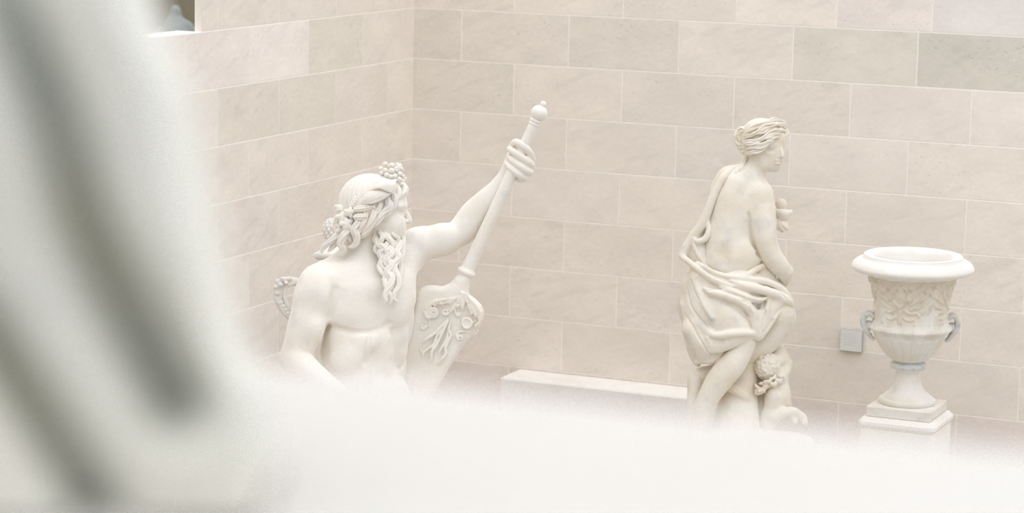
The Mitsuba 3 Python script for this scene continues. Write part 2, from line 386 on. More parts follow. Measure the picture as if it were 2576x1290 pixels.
def loft(frame, curves, nu=20, nv=12, thick=2.5, ripple=None):
    """A sheet through the curves (each a list of (x, y, w)), thick units through; its edges are closed."""
    rows = []
    for c in curves:
        q = spline(np.array([frame.K(*p) for p in c]), 12)
        L = np.concatenate([[0], np.cumsum(np.linalg.norm(np.diff(q, axis=0), axis=1))])
        t = np.linspace(0, L[-1], nu)
        rows.append(np.stack([np.interp(t, L, q[:, i]) for i in range(3)], 1))
    rows = np.array(rows)
    g = []
    for i in range(nu):
        q = spline(rows[:, i], 10)
        t = np.linspace(0, len(q) - 1, nv)
        g.append(np.stack([np.interp(t, np.arange(len(q)), q[:, k]) for k in range(3)], 1))
    g = np.array(g)
    n = np.cross(np.gradient(g, axis=0), np.gradient(g, axis=1)); n /= np.linalg.norm(n, axis=2, keepdims=True) + 1e-9
    if n[..., 2].mean() > 0: n = -n
    if ripple is not None:
        U, V = np.meshgrid(np.linspace(0, 1, nu), np.linspace(0, 1, nv), indexing='ij'); g = g + n * ripple(U, V)[..., None]
    U, V = np.meshgrid(np.linspace(-1, 1, nu), np.linspace(-1, 1, nv), indexing='ij')
    e = np.sqrt(np.clip(1 - np.maximum(np.abs(U), np.abs(V)) ** 6, .02, 1))[..., None]
    a, b = g + n * thick * .5 * e, g - n * thick * .5 * e
    N = nu * nv
    i, j = np.meshgrid(np.arange(nu - 1), np.arange(nv - 1), indexing='ij')
    q = np.stack([i * nv + j, (i + 1) * nv + j, (i + 1) * nv + j + 1, i * nv + j + 1], -1).reshape(-1, 4)
    rim = [(k * nv, (k + 1) * nv) for k in range(nu - 1)] + [((nu - 1) * nv + k, (nu - 1) * nv + k + 1) for k in range(nv - 1)] + [((k + 1) * nv + nv - 1, k * nv + nv - 1) for k in range(nu - 1)] + [(k + 1, k) for k in range(nv - 1)]
    q = np.vstack([q, q[:, ::-1] + N, [[y, x, x + N, y + N] for x, y in rim]])
    f = np.vstack([q[:, [0, 1, 2]], q[:, [0, 2, 3]]])
    v = np.vstack([a.reshape(-1, 3), b.reshape(-1, 3)])
    if trimesh.Trimesh(v, f, process=False).volume < 0: f = f[:, ::-1]
    return frame.mesh(v, f)

# ------------------------------------------------------------------ the river god
def river_god():
    F = Frame(10.5)
    M = 'marble_god'
    g = thing('river_god_statue', 'colossal white marble statue of a bearded man with bare torso, raising an oar', 'statue')
    s = Sculpt(F)
    # trunk, turned to the right
    s.ell((933, 790, 12), (116, 150, 82), ay=-30)
    s.ell((908, 890, 5), (110, 120, 82), 25, ay=-38)
    s.ell((905, 990, 0), (124, 80, 94), 25)
    s.limb([(815, 718, -56, 48), (930, 692, -2, 58), (1022, 655, 58, 42)], 25)
    s.limb([(905, 705, 5, 60), (912, 640, 0, 47), (935, 575, -2, 44)], 22)
    s.limb([(902, 632, 25, 36), (852, 668, 2, 32), (800, 708, -44, 44)], 22)
    # his right arm, hanging
    s.ell((794, 746, -62), (53, 60, 52), 22, az=10)
    s.limb([(790, 755, -65, 49), (772, 815, -70, 47), (754, 868, -70, 41), (742, 903, -68, 36)], 14)
    s.limb([(744, 900, -70, 37), (775, 936, -120, 36), (835, 985, -170, 31), (880, 1015, -190, 26)], 14)
    s.limb([(800, 790, -100, 16), (792, 828, -106, 24), (778, 868, -100, 17)], 16)
    s.limb([(822, 700, -92, 12), (812, 745, -104, 22), (800, 785, -104, 10)], 18)
    s.limb([(1020, 650, 30, 28), (1013, 700, 14, 33), (1008, 745, 6, 38)], 24)
    s.limb([(838, 738, -66, 22), (895, 730, -58, 25), (955, 722, -48, 25), (1005, 705, -20, 24)], 26)
    # chest
    s.ell((884, 772, -66), (66, 58, 30), 22, az=-6, ay=-22)
    s.ell((1002, 762, -36), (40, 52, 26), 26, ay=-50)
    s.limb([(846, 728, -104, 3), (838, 760, -108, 5), (830, 795, -100, 5)], 16, True)
    s.limb([(985, 745, -78, 4), (986, 800, -80, 4), (984, 830, -82, 5)], 10, True)
    # belly: the arch of the ribs, two columns of muscle, flank
    def bulge(x, y, rx, ry, out=6, az=0, k=22): s.ell((x, y, s.front(x, y) + 12 - 1.15 * out), (rx, ry, 13), k, az=az)
    for x, y, rx, ry, o in ((955, 854, 32, 22, 4), (958, 892, 30, 21, 4), (958, 930, 30, 22, 4), (1006, 846, 18, 22, 3.5), (1008, 884, 15, 21, 4), (1005, 922, 16, 22, 3.5), (900, 872, 26, 30, 3), (866, 905, 34, 26, 3.5), (850, 852, 20, 26, 3), (925, 858, 22, 20, 2)):
        bulge(x, y, rx, ry, o)
    for pts in ([(986, 832), (984, 870), (985, 905), (988, 940)], [(930, 838), (925, 875), (918, 912)], [(845, 822), (890, 836), (940, 832), (980, 812)]):
        s.limb([(x, y, s.front(x, y) + 1.4, 3.2) for x, y in pts], 12, True)
    n = s.front(1003, 928); s.ell((1003, 927, n), (8, 6, 7), 8, True); s.limb([(992, 930, n + 2, 5), (1003, 937, n + 1, 5), (1012, 930, n + 4, 4)], 7)
    # his left arm, raised
    s.limb([(1020, 640, 58, 46), (1048, 618, 64, 47), (1082, 609, 66, 42), (1115, 603, 68, 41), (1148, 590, 72, 33), (1172, 573, 76, 34)], 16)
    s.ell((1112, 590, 50), (30, 26, 22), 16, az=-10)
    s.limb([(1164, 580, 78, 33), (1190, 545, 74, 38), (1222, 507, 64, 31), (1250, 473, 54, 22), (1276, 437, 46, 19), (1288, 418, 42, 20)], 14)
    # the hand about the oar's shaft
    s.ell((1303, 412, 42), (26, 40, 12), 10, az=28)
    s.limb([(1276, 430, 40, 15), (1280, 412, 34, 13), (1285, 394, 34, 10)], 8)
    for pts in ([(1289, 364, 26, 8), (1299, 358, 10, 9.6), (1317, 369, 4, 10.2), (1331, 383, 12, 10.2), (1338, 401, 28, 10)],
                [(1280, 374, 24, 7), (1290, 380.5, 10, 9), (1309, 394, 3, 9.8), (1327, 407, 9, 10), (1336, 417, 28, 10)],
                [(1279, 393, 24, 6.8), (1289, 403.5, 10, 8.8), (1308, 418, 4, 9.4), (1324, 429, 11, 9.6), (1332, 433, 28, 10)],
                [(1274, 411, 24, 6.4), (1283, 421, 11, 8), (1298, 434, 6, 8.8), (1311, 443, 13, 9.2), (1319, 447, 28, 10)]):
        s.limb(pts, 1.6)
    s.limb([(1334, 392, 34, 11), (1334, 416, 36, 11), (1326, 436, 36, 11), (1312, 448, 36, 11)], 4)
    s.limb([(1296, 440, 36, 10), (1305, 450, 34, 9), (1318, 446, 34, 9)], 6)
    s.limb([(1278, 408, 40, 9), (1284, 385, 44, 8), (1296, 368, 46, 7.5)], 4)
    # head, in profile to the right
    s.ell((938, 520, -5), (78, 82, 64), 14)
    s.ell((990, 506, -5), (33, 42, 48), 14)
    s.limb([(1004, 520, -44, 8), (1014, 516, -28, 7), (1017, 517, -5, 7), (1013, 518, 20, 8)], 9)
    s.ell((985, 565, -24), (33, 38, 32), 14); s.ell((978, 592, -5), (36, 30, 42), 14); s.ell((1002, 575, -5), (18, 26, 30), 12)
    s.ell((1009, 536, -34), (9, 7, 10), 5, True)
    s.ell((1003, 538, -30), (8, 5.5, 8), 2); s.limb([(994, 538, -36, 2), (1003, 533, -37.5, 2.2), (1011, 535, -31, 2)], 2); s.limb([(994, 540, -36, 1.6), (1003, 543.5, -36, 1.8), (1011, 541, -30, 1.6)], 2)
    s.limb([(1015, 522, -5, 5.5), (1020.5, 533, -5, 6), (1027, 546, -5, 7), (1030.5, 555, -5, 6.8), (1028, 559, -5, 5.5)], 4)
    s.ell((1018, 557, -15), (9, 6.5, 6.5), 4); s.ell((1021, 562, -12), (4, 2, 3), 2, True)
    s.limb([(1004, 573, -24, 7), (1013, 573, -10, 6), (1014, 574, -2, 5.5)], 6); s.ell((1012, 584, -5), (7, 5, 14), 4); s.limb([(1001, 579, -24, 1.5), (1018, 578.5, -5, 1.8)], 2, True)
    s.ell((1004, 598, -5), (16, 14, 20), 8)
    obj('body', s.mesh(2.3), M, g, True)

    # hair: the cap, combed from the crown, and the nape
    h = Sculpt(F)
    h.ell((929, 511, -4), (78, 75, 70), 10); h.ell((888, 562, 2), (38, 50, 60), 20); h.ell((972, 480, -8), (40, 30, 52), 14); h.ell((900, 575, 20), (34, 44, 50), 20)
    h.ell((965, 462, -10), (38, 16, 44), 12)
    def comb(v, n):
        c = F.K(912, 452, -10); a = np.arctan2(v[:, 2] - c[2], v[:, 0] - c[0]); r = np.hypot(v[:, 2] - c[2], v[:, 0] - c[0])
        e = v[:, 1] - c[1]
        return 0.55 * np.sin(26 * a + 2.0 * np.sin(e / 22)) * np.clip((r - 6) / 25, 0, 1) + .3 * np.sin(61 * a + e / 9) * np.clip((r - 10) / 30, 0, 1)
    hair = obj('hair', h.mesh(2.3, bump=comb), M, g, True)
    def lock(*pts, holder=hair, **kw): obj('lock', sweep(F, pts, **{'twist': rng.uniform(.8, 1.6), 'phase': rng.uniform(0, 6), **kw}), M, holder, True)
    lock((962, 490, -58, 7), (974, 503, -62, 9), (978, 520, -66, 10), (962, 538, -70, 9.5), (953, 554, -71, 9), (943, 567, -68, 6), (939, 570, -65, 3))
    lock((930, 512, -62, 8), (942, 530, -68, 9), (939, 548, -72, 10.5), (931, 567, -72, 11), (919, 586, -68, 9), (909, 595, -64, 6), (903, 598, -60, 2.5))
    lock((896, 540, -58, 8), (901, 558, -66, 10), (891, 577, -70, 11), (898, 595, -70, 10.5), (896, 611, -68, 9), (886, 620, -65, 6.5), (876, 621, -62, 3))
    lock((884, 552, -52, 8), (879, 573, -62, 10), (865, 593, -66, 11.5), (857, 612, -64, 10.5), (865, 625, -61, 9), (862, 636, -58, 6.5), (849, 640, -55, 3))
    lock((864, 565, -40, 8), (856, 584, -48, 9.5), (838, 602, -50, 9.5), (822, 615, -44, 8), (812, 625, -38, 6), (809, 636, -34, 3))
    lock((850, 545, -28, 9), (846, 575, -32, 10), (852, 596, -40, 10), (838, 620, -40, 7), (826, 632, -38, 3))
    lock((860, 540, -40, 8), (872, 560, -54, 9), (868, 582, -60, 9), (878, 600, -58, 7), (884, 612, -56, 3))
    lock((915, 525, -62, 7), (921, 545, -68, 8.5), (914, 565, -70, 9), (905, 580, -68, 7.5), (899, 596, -64, 4))
    lock((985, 478, -50, 6), (992, 496, -54, 8), (993, 514, -57, 8.5), (984, 530, -58, 8), (975, 545, -58, 5.5), (967, 551, -56, 3))
    lock((975, 500, -60, 6), (984, 518, -63, 8), (976, 538, -64, 7.5), (966, 549, -62, 6), (974, 552, -58, 4), (980, 546, -57, 2.5))
    lock((998, 466, -30, 6), (1003, 480, -40, 8), (1000, 496, -48, 8), (991, 508, -50, 6.5), (987, 520, -50, 3.5))
    lock((1010, 458, -20, 5), (1018, 470, -26, 7), (1016, 484, -34, 7.5), (1008, 494, -40, 6.5), (1003, 504, -42, 4))
    lock((1012, 462, 0, 6), (1021, 475, -6, 7), (1018, 488, -14, 6.5), (1013, 500, -20, 4))
    lock((945, 500, -64, 6), (955, 515, -69, 8), (950, 532, -70, 8.5), (940, 545, -70, 7), (935, 558, -69, 4))
    # beard
    b = Sculpt(F)
    b.limb([(988, 598, -8, 29), (988, 640, -16, 20), (988, 690, -44, 12), (984, 735, -70, 5)], 10); b.ell((975, 600, -28), (28, 26, 29), 10); b.ell((964, 604, -26), (16, 22, 22), 10)
    beard = obj('beard', b.mesh(2.3), M, g, True)
    def whisk(*pts, **kw): lock((*pts[0][:2], pts[0][2] + 24, pts[0][3]), (pts[1][0], pts[1][1], pts[1][2] + 9, pts[1][3]), *pts[2:], holder=beard, **{'flat': .75, **kw})   # rooted in the cheek
    whisk((1019, 571, -10, 3), (1012, 571, -22, 5), (1003, 575, -34, 6), (996, 584, -42, 6), (992, 596, -46, 5), (996, 606, -48, 3))
    whisk((1020, 573, -4, 2.5), (1016, 577, -12, 4.5), (1011, 583, -22, 5.5), (1009, 592, -28, 5), (1013, 601, -28, 3))
    whisk((975, 572, -54, 3), (968, 583, -58, 5.5), (973, 596, -62, 7), (984, 606, -64, 7), (990, 618, -66, 6), (984, 630, -68, 4))
    whisk((958, 566, -54, 3), (955, 580, -58, 6), (962, 594, -64, 7), (957, 608, -66, 7), (946, 618, -62, 6), (944, 630, -60, 5), (952, 640, -62, 3))
    whisk((985, 570, -48, 2), (984, 582, -54, 4), (992, 592, -56, 5), (1001, 600, -52, 6), (1000, 612, -52, 5), (992, 622, -56, 3))
    whisk((952, 640, -66, 4), (961, 655, -74, 6), (953, 668, -74, 6), (958, 682, -80, 6), (967, 694, -86, 5), (962, 706, -88, 3))
    whisk((948, 578, -50, 6), (946, 596, -58, 8), (952, 613, -64, 8.5), (966, 624, -68, 9), (957, 637, -68, 9.5), (962, 650, -70, 9), (958, 664, -74, 8.5), (966, 676, -76, 7), (976, 672, -78, 4))
    whisk((962, 592, -56, 7), (972, 616, -66, 9), (986, 634, -72, 10), (977, 651, -76, 10.5), (983, 668, -80, 10.5), (975, 684, -84, 10.5), (986, 700, -90, 10), (980, 720, -96, 9.5), (969, 741, -100, 7.5), (971, 756, -102, 5), (967, 765, -101, 2))
    whisk((990, 590, -50, 7), (1004, 612, -58, 9), (998, 631, -64, 10), (1002, 648, -70, 10), (992, 665, -76, 10), (993, 681, -80, 10), (1001, 699, -84, 9.5), (1003, 719, -88, 8.5), (991, 739, -94, 7), (993, 753, -95, 4.5), (1001, 757, -94, 2))
    whisk((1008, 588, -24, 6), (1014, 604, -32, 8), (1012, 622, -40, 8.5), (1013, 640, -48, 8), (1006, 658, -58, 8), (1008, 678, -64, 7.5), (1004, 698, -74, 6), (1007, 714, -78, 3))
    whisk((1002, 570, -30, 4), (994, 582, -38, 6), (988, 600, -48, 7), (994, 616, -54, 7), (1003, 626, -56, 5), (1009, 636, -56, 3))
    whisk((970, 585, -54, 6), (978, 602, -60, 7.5), (970, 622, -68, 8), (974, 640, -72, 8), (968, 655, -76, 7), (972, 668, -80, 4))
    whisk((960, 660, -74, 6), (972, 690, -84, 8), (970, 712, -92, 8), (978, 735, -98, 7), (985, 750, -98, 5), (981, 764, -98, 2.5))
    whisk((952, 565, -48, 4), (944, 585, -52, 6), (942, 603, -54, 6), (952, 620, -60, 5), (950, 632, -60, 3))
    whisk((1010, 577, -16, 4), (1003, 587, -30, 5.5), (1000, 602, -42, 6.5), (1008, 618, -46, 6.5), (1005, 636, -54, 6), (1000, 650, -60, 4))
    # the wreath: reed leaf, ears of reed, ivy
    leaf = obj('reed_leaf', loft(F, [[(901, 512, -66), (918, 489, -72), (938, 477, -72), (957, 473, -72), (978, 480, -66), (990, 484, -60)],
                                     [(903, 514, -69), (925, 500, -82), (948, 491, -85), (966, 487, -82), (980, 485, -74), (991, 485, -64)],
                                     [(905, 516, -67), (928, 514, -80), (944, 511, -84), (966, 501, -82), (984, 488, -74), (992, 485, -65)]], 30, 18, 3,
                                 lambda u, v: .5 * np.sin(v * 30) * np.sin(np.pi * u)), M, g, True)
    obj('flap', loft(F, [[(930, 478, -70), (948, 463, -72), (972, 453, -66), (988, 452, -56), (999, 450, -46)],
                         [(935, 478, -74), (952, 470, -82), (974, 463, -82), (989, 463, -72), (997, 456, -58)],
                         [(940, 477, -74), (956, 475, -84), (974, 482, -84), (987, 484, -76), (992, 470, -64)]], 24, 14, 3), M, leaf, True)
    def ear(a, b, n, r):
        parts = []
        for i in range(n):
            t = i / (n - 1); c = np.array(a) * (1 - t) + np.array(b) * t; d = np.array(b, float) - np.array(a); d /= np.linalg.norm(d); q = np.array([-d[1], d[0], 0])
            rr = r * (0.75 + .5 * math.sin(math.pi * min(t + .15, 1)))
            for sd in (-1, 0, 1):
                parts.append(blob(F, c + q * sd * rr * .95 + d * (rr * .5 if sd else 0) + np.array([0, 0, -2.5 if not sd else 0]), (rr * 1.15, rr * .72, rr * .75), 2, az=math.degrees(math.atan2(d[1], d[0])) + sd * 22))
        obj('reed_ear', join(*parts), M, g, True)
    ear((882, 521, -66), (911, 487, -66), 7, 4.3); ear((891, 527, -70), (940, 520, -76), 9, 4.2); ear((892, 546, -72), (922, 545, -76), 6, 4.4)
    def ivy(c, R, az, ay=0):
        pts = []
        for k in range(41):
            a = k / 40 * 2 * math.pi - math.pi / 2; pts.append((a, R * (.66 + .34 * abs(math.cos(2.5 * (a + math.pi / 2)))) * (1 + .12 * math.sin(3 * a + c[0]))))
        m = rotm(az, ay); V, Fc = [], []
        ring = np.array([[r * math.cos(a), r * math.sin(a), .10 * r * math.sin(2 * a) + .12 * r] for a, r in pts])
        V = np.vstack([[0, 0, -R * .22], ring * [.55, .55, .5] + [0, 0, -R * .22], ring, ring + [0, 0, 2.5], [0, 0, 2.0]]) @ m.T
        n = len(ring)
        for i in range(n - 1):
            Fc += [[0, 1 + i, 2 + i], [1 + i, 1 + n + i, 2 + n + i], [1 + i, 2 + n + i, 2 + i], [1 + n + i, 1 + 2 * n + i, 2 + 2 * n + i], [1 + n + i, 2 + 2 * n + i, 2 + n + i], [1 + 3 * n, 2 + 2 * n + i, 1 + 2 * n + i]]
        Fc = np.array(Fc)
        if trimesh.Trimesh(V, Fc, process=False).volume < 0: Fc = Fc[:, ::-1]
        obj('ivy_leaf', F.mesh(F.K(*c) + V, Fc), M, g, 50)
    ivy((878, 534, -74), 14, 10); ivy((862, 545, -64), 19, 60, 30); ivy((872, 563, -72), 18, 130, 10); ivy((856, 520, -40), 15, 80, 45); ivy((858, 575, -56), 15, 170, 30)
    # the grapes over the brow
    gr = obj('grape_cluster', blob(F, (988, 437, -12), (19, 13, 15), 2), M, g, True)
    for x, y, w, r in ((958, 424, -22, 7), (969, 413, -16, 7.5), (986, 416, -20, 8), (969, 428, -32, 6.5), (961, 435, -28, 7), (985, 429, -36, 8), (973, 440, -38, 7.5), (978, 420, -4, 7), (994, 443, -42, 7), (1006, 437, -28, 7), (1013, 443, -16, 6.5), (1004, 451, -34, 7.5), (1013, 455, -20, 6.5), (998, 428, -24, 7), (963, 441, -18, 6.5), (1010, 428, -6, 6), (999, 416, -6, 6), (1009, 463, -26, 7), (984, 444, -42, 6.5), (1018, 450, -4, 6)):
        obj('grape', blob(F, (x, y, w), (r * .93, r * .86, r * .9), 2), M, gr, True)
    ivy((1004, 420, -26), 12, -30, -20)
    # the oar: knob, shaft, collar, blade and its carving
    W = lambda y: 4 + (y - 290) * .11
    A = lambda y: (1356 - (y - 285) * .4585, y, W(y))
    sh = lathe_axis(F, A(268), A(740), [(0, 0), (1, 4), (2, 9), (26, 11)] + [(48, 12.4), (150, 13.8), (300, 15.2), (420, 16.2), (446, 16.8), (470, 18), (490, 17), (515, 18), (519, 0)], 48)
    ok = obj('oar', sh, M, g, True)
    kb = [(20.5 * (1 - math.cos(t)), 20.5 * math.sin(t) * 1.03) for t in np.linspace(0, math.pi, 24)]
    obj('knob', lathe_axis(F, A(266), A(320), kb, 40), M, ok, True)
    obj('tip_ball', blob(F, A(262), (8.2, 8.2, 8.2), 3), M, ok, True)
    for d, r, th in ((304, 15.5, 4.6), (312, 14.6, 3.2)):
        obj('ring', lathe_axis(F, A(d), A(d + 30), [(-th, 10)] + [(-th * math.cos(t), r - th + th * math.sin(t)) for t in np.linspace(0, math.pi, 12)] + [(th, 10)], 40), M, ok, 40)
    obj('collar', lathe_axis(F, A(684), A(714), [(-12, 13), (-11, 17), (-8, 19)] + [(-8 * math.cos(t), 16 + 8 * math.sin(t)) for t in np.linspace(.3, math.pi, 12)] + [(10, 16), (13, 15)], 44), M, ok, 50)
    # the blade and its carving
    b = Sculpt(F)
    R_ = [(1178, 738), (1196, 751), (1211, 766), (1218, 783), (1216, 801), (1206, 821), (1195, 833), (1181, 850), (1162, 876), (1140, 909), (1108, 961), (1075, 1015)]
    L_ = [(975, 986), (1004, 912), (1022, 854), (1032, 816), (1040, 784), (1045, 750), (1050, 735), (1059, 724), (1073, 717.5), (1090, 717), (1112, 719.5), (1131, 715), (1142, 709), (1147, 700)]
    w0, tl = W(830), .11
    b.plate(R_ + [(1010, 1050)] + L_ + [(1168, 690), (1180, 700), (1177, 720)], w0, 24, 17, tilt=tl)
    b.limb([A(700) + (15,), A(745) + (24,), A(790) + (14,)], 16)
    def on(x, y, up=0): return w0 - 24 + tl * (y - 855) - up
    def Z(x, y): return 1010 + x / 4.608, 680 + y / 4.608
    def line(pts, r, k=2.5, up=0, sub=False):
        q = [Z(*p) for p in pts]; n = len(q); rr = r if isinstance(r, (list, tuple)) else [r * (.45 if i in (0, n - 1) else 1) for i in range(n)]
        b.limb([(x, y, on(x, y, up + (0 if sub else .25 * e)), e) for (x, y), e in zip(q, rr)], k, sub)
    def ring(cx, cy, R, r, turns=1.0, a0=0.0, shrink=1.0, up=0):
        n = int(16 * turns); line([(cx + R * (1 - (1 - shrink) * i / n) * math.cos(a0 + i / 16 * 2 * math.pi), cy + R * (1 - (1 - shrink) * i / n) * math.sin(a0 + i / 16 * 2 * math.pi)) for i in range(n + 1)], [r * (1 if shrink == 1 else 1 - .4 * i / n) for i in range(n + 1)], 1.5, up)
    ring(368, 490, 52, 3.4); ring(368, 490, 24, 3.0, up=1); line([(366, 488), (370, 492)], 2.2)
    ring(755, 612, 56, 3.8, up=1.5); ring(755, 612, 24, 2.6, up=.5)
    for k in range(7):
        a = k / 7 * 2 * math.pi; line([(755 + 4 * math.cos(a), 612 + 4 * math.sin(a)), (755 + 13 * math.cos(a), 612 + 13 * math.sin(a))], 1.5)
    ring(250, 650, 34, 2.4, 1.6, -.3, .2); line([(283, 640), (318, 645), (330, 600), (300, 575)], 2.2)
    ring(680, 780, 38, 2.6, 1.6, 2.4, .2); line([(640, 775), (640, 735), (690, 708), (790, 706)], [2.6, 2.6, 2.6, 1.2])
    ring(505, 482, 38, 2.8, 1.6, .6, .2); line([(535, 508), (575, 470), (605, 425), (615, 395)], 3)
    ring(662, 515, 24, 2.4, 1.5, 2.6, .2); line([(640, 530), (622, 480), (620, 420)], 2.4)
    line([(610, 400), (650, 385), (640, 420), (610, 425)], 2.6)
    for p, r in (([(545, 555), (470, 640), (385, 725), (300, 785), (222, 842)], [2, 4.4, 5, 4.4, 1.2]), ([(470, 680), (410, 760), (375, 850), (310, 905), (255, 955), (268, 1012)], [1.5, 3.6, 3.8, 3.6, 3.2, 1.2]),
                 ([(545, 580), (492, 680), (445, 780), (408, 860), (352, 935), (342, 1020), (300, 1085)], [2, 4, 4.2, 4.4, 4.4, 3.8, 1.2]), ([(538, 660), (532, 760), (485, 860), (445, 930), (438, 1000)], [1.5, 3.2, 3.6, 3.4, 1.2]),
                 ([(572, 585), (548, 680), (572, 745), (540, 825), (508, 900), (515, 960), (468, 1025), (395, 1095)], [2, 3.6, 3.6, 4, 4.2, 4, 3.6, 1.2]), ([(225, 850), (216, 905), (245, 960), (238, 1045)], [2, 2.6, 2.4, 1])):
        line(p, [.9 * e for e in r], 1.2, up=1.2)
    for p in ([(660, 300), (560, 330), (450, 345), (370, 375), (300, 430), (268, 500), (300, 550), (345, 545)], [(640, 320), (560, 365), (480, 385), (420, 390)], [(600, 330), (520, 300), (430, 300)], [(690, 250), (690, 320), (705, 400), (700, 450)], [(660, 270), (650, 330), (640, 370)],
              [(730, 250), (745, 330), (770, 400), (790, 470)], [(750, 260), (800, 340), (860, 410), (905, 480), (915, 560), (880, 625), (820, 655)], [(800, 400), (830, 460), (850, 520)], [(790, 450), (810, 500), (820, 520)], [(880, 560), (850, 590), (820, 600)], [(850, 420), (895, 470), (940, 480)], [(270, 430), (255, 480), (275, 520)]):
        line(p, 1.9, 1.2, up=3.0)
    def leafy(poly):
        q = [Z(*p) for p in poly]; ym = np.mean([y for _, y in q])
        b.plate(q, on(0, ym) + 3, 7, 3, 3, tilt=tl)
    leafy([(640, 318), (560, 322), (470, 328), (390, 345), (320, 385), (275, 440), (262, 500), (285, 556), (335, 562), (312, 520), (320, 470), (352, 440), (345, 402), (392, 420), (420, 388), (470, 402), (520, 372), (562, 402), (612, 362)])
    leafy([(742, 250), (790, 310), (850, 360), (905, 430), (938, 500), (932, 580), (900, 640), (838, 672), (850, 630), (894, 582), (880, 545), (848, 560), (840, 502), (800, 522), (790, 452), (758, 442), (760, 380), (730, 330)])
    leafy([(690, 240), (738, 262), (742, 360), (716, 462), (694, 462), (680, 402), (650, 442), (618, 402), (648, 340)])
    for p in ([(400, 300), (425, 293)], [(345, 360), (325, 400)], [(430, 375), (428, 388)], [(475, 378), (515, 360)], [(540, 318), (565, 308)], [(685, 290), (692, 310)], [(625, 380), (640, 385)], [(655, 375), (670, 390)], [(775, 375), (782, 388)], [(780, 470), (800, 500)], [(268, 450), (270, 475)], [(510, 410), (525, 405)], [(690, 440), (695, 450)], [(815, 490), (822, 500)], [(690, 560), (690, 640), (740, 685)], [(800, 670), (850, 655)], [(890, 520), (840, 580)]):
        line([p[0], p[-1]] if len(p) == 2 else p, 3.0, 1.2, up=2, sub=True)
    obj('blade', b.mesh(1.7, .5), M, ok, True)
    sc = Sculpt(F)                                                  # the carving on the blade's far edges
    sc.limb([(1046, 778, 62, 5), (1040, 790, 60, 7), (1035, 802, 60, 6), (1042, 808, 60, 4)], 3); obj('edge_scroll', sc.mesh(1.8), M, ok, True)
    sc = Sculpt(F); sc.limb([(1200, 830, 64, 5), (1193, 838, 64, 6), (1186, 842, 64, 4)], 3); obj('edge_scroll', sc.mesh(1.8), M, ok, True)
    # what carries him: a rock under the hips, on a plinth
    rk = Sculpt(F); rk.ell((915, 1075, 30), (230, 90, 190), 20); rk.ell((1080, 1090, 60), (160, 70, 130), 30); rk.ell((760, 1090, -60), (130, 70, 140), 30)
    obj('rock_seat', rk.mesh(5), M, g, True)
    p0 = F.world(np.array([F.K(940, 1100, 20)]))[0]
    pd = thing('pedestal', 'broad pale stone pedestal under the bearded statue, hidden behind the parapet', 'pedestal')
    obj('block', box([p0[0] - .42, p0[1] - .36, .12], [p0[0] + .55, p0[1] + .36, p0[2] - .16], .01), 'marble_white', pd)
    obj('base', box([p0[0] - .46, p0[1] - .40, 0], [p0[0] + .59, p0[1] + .40, .12], .01), 'marble_white', pd)
river_god()

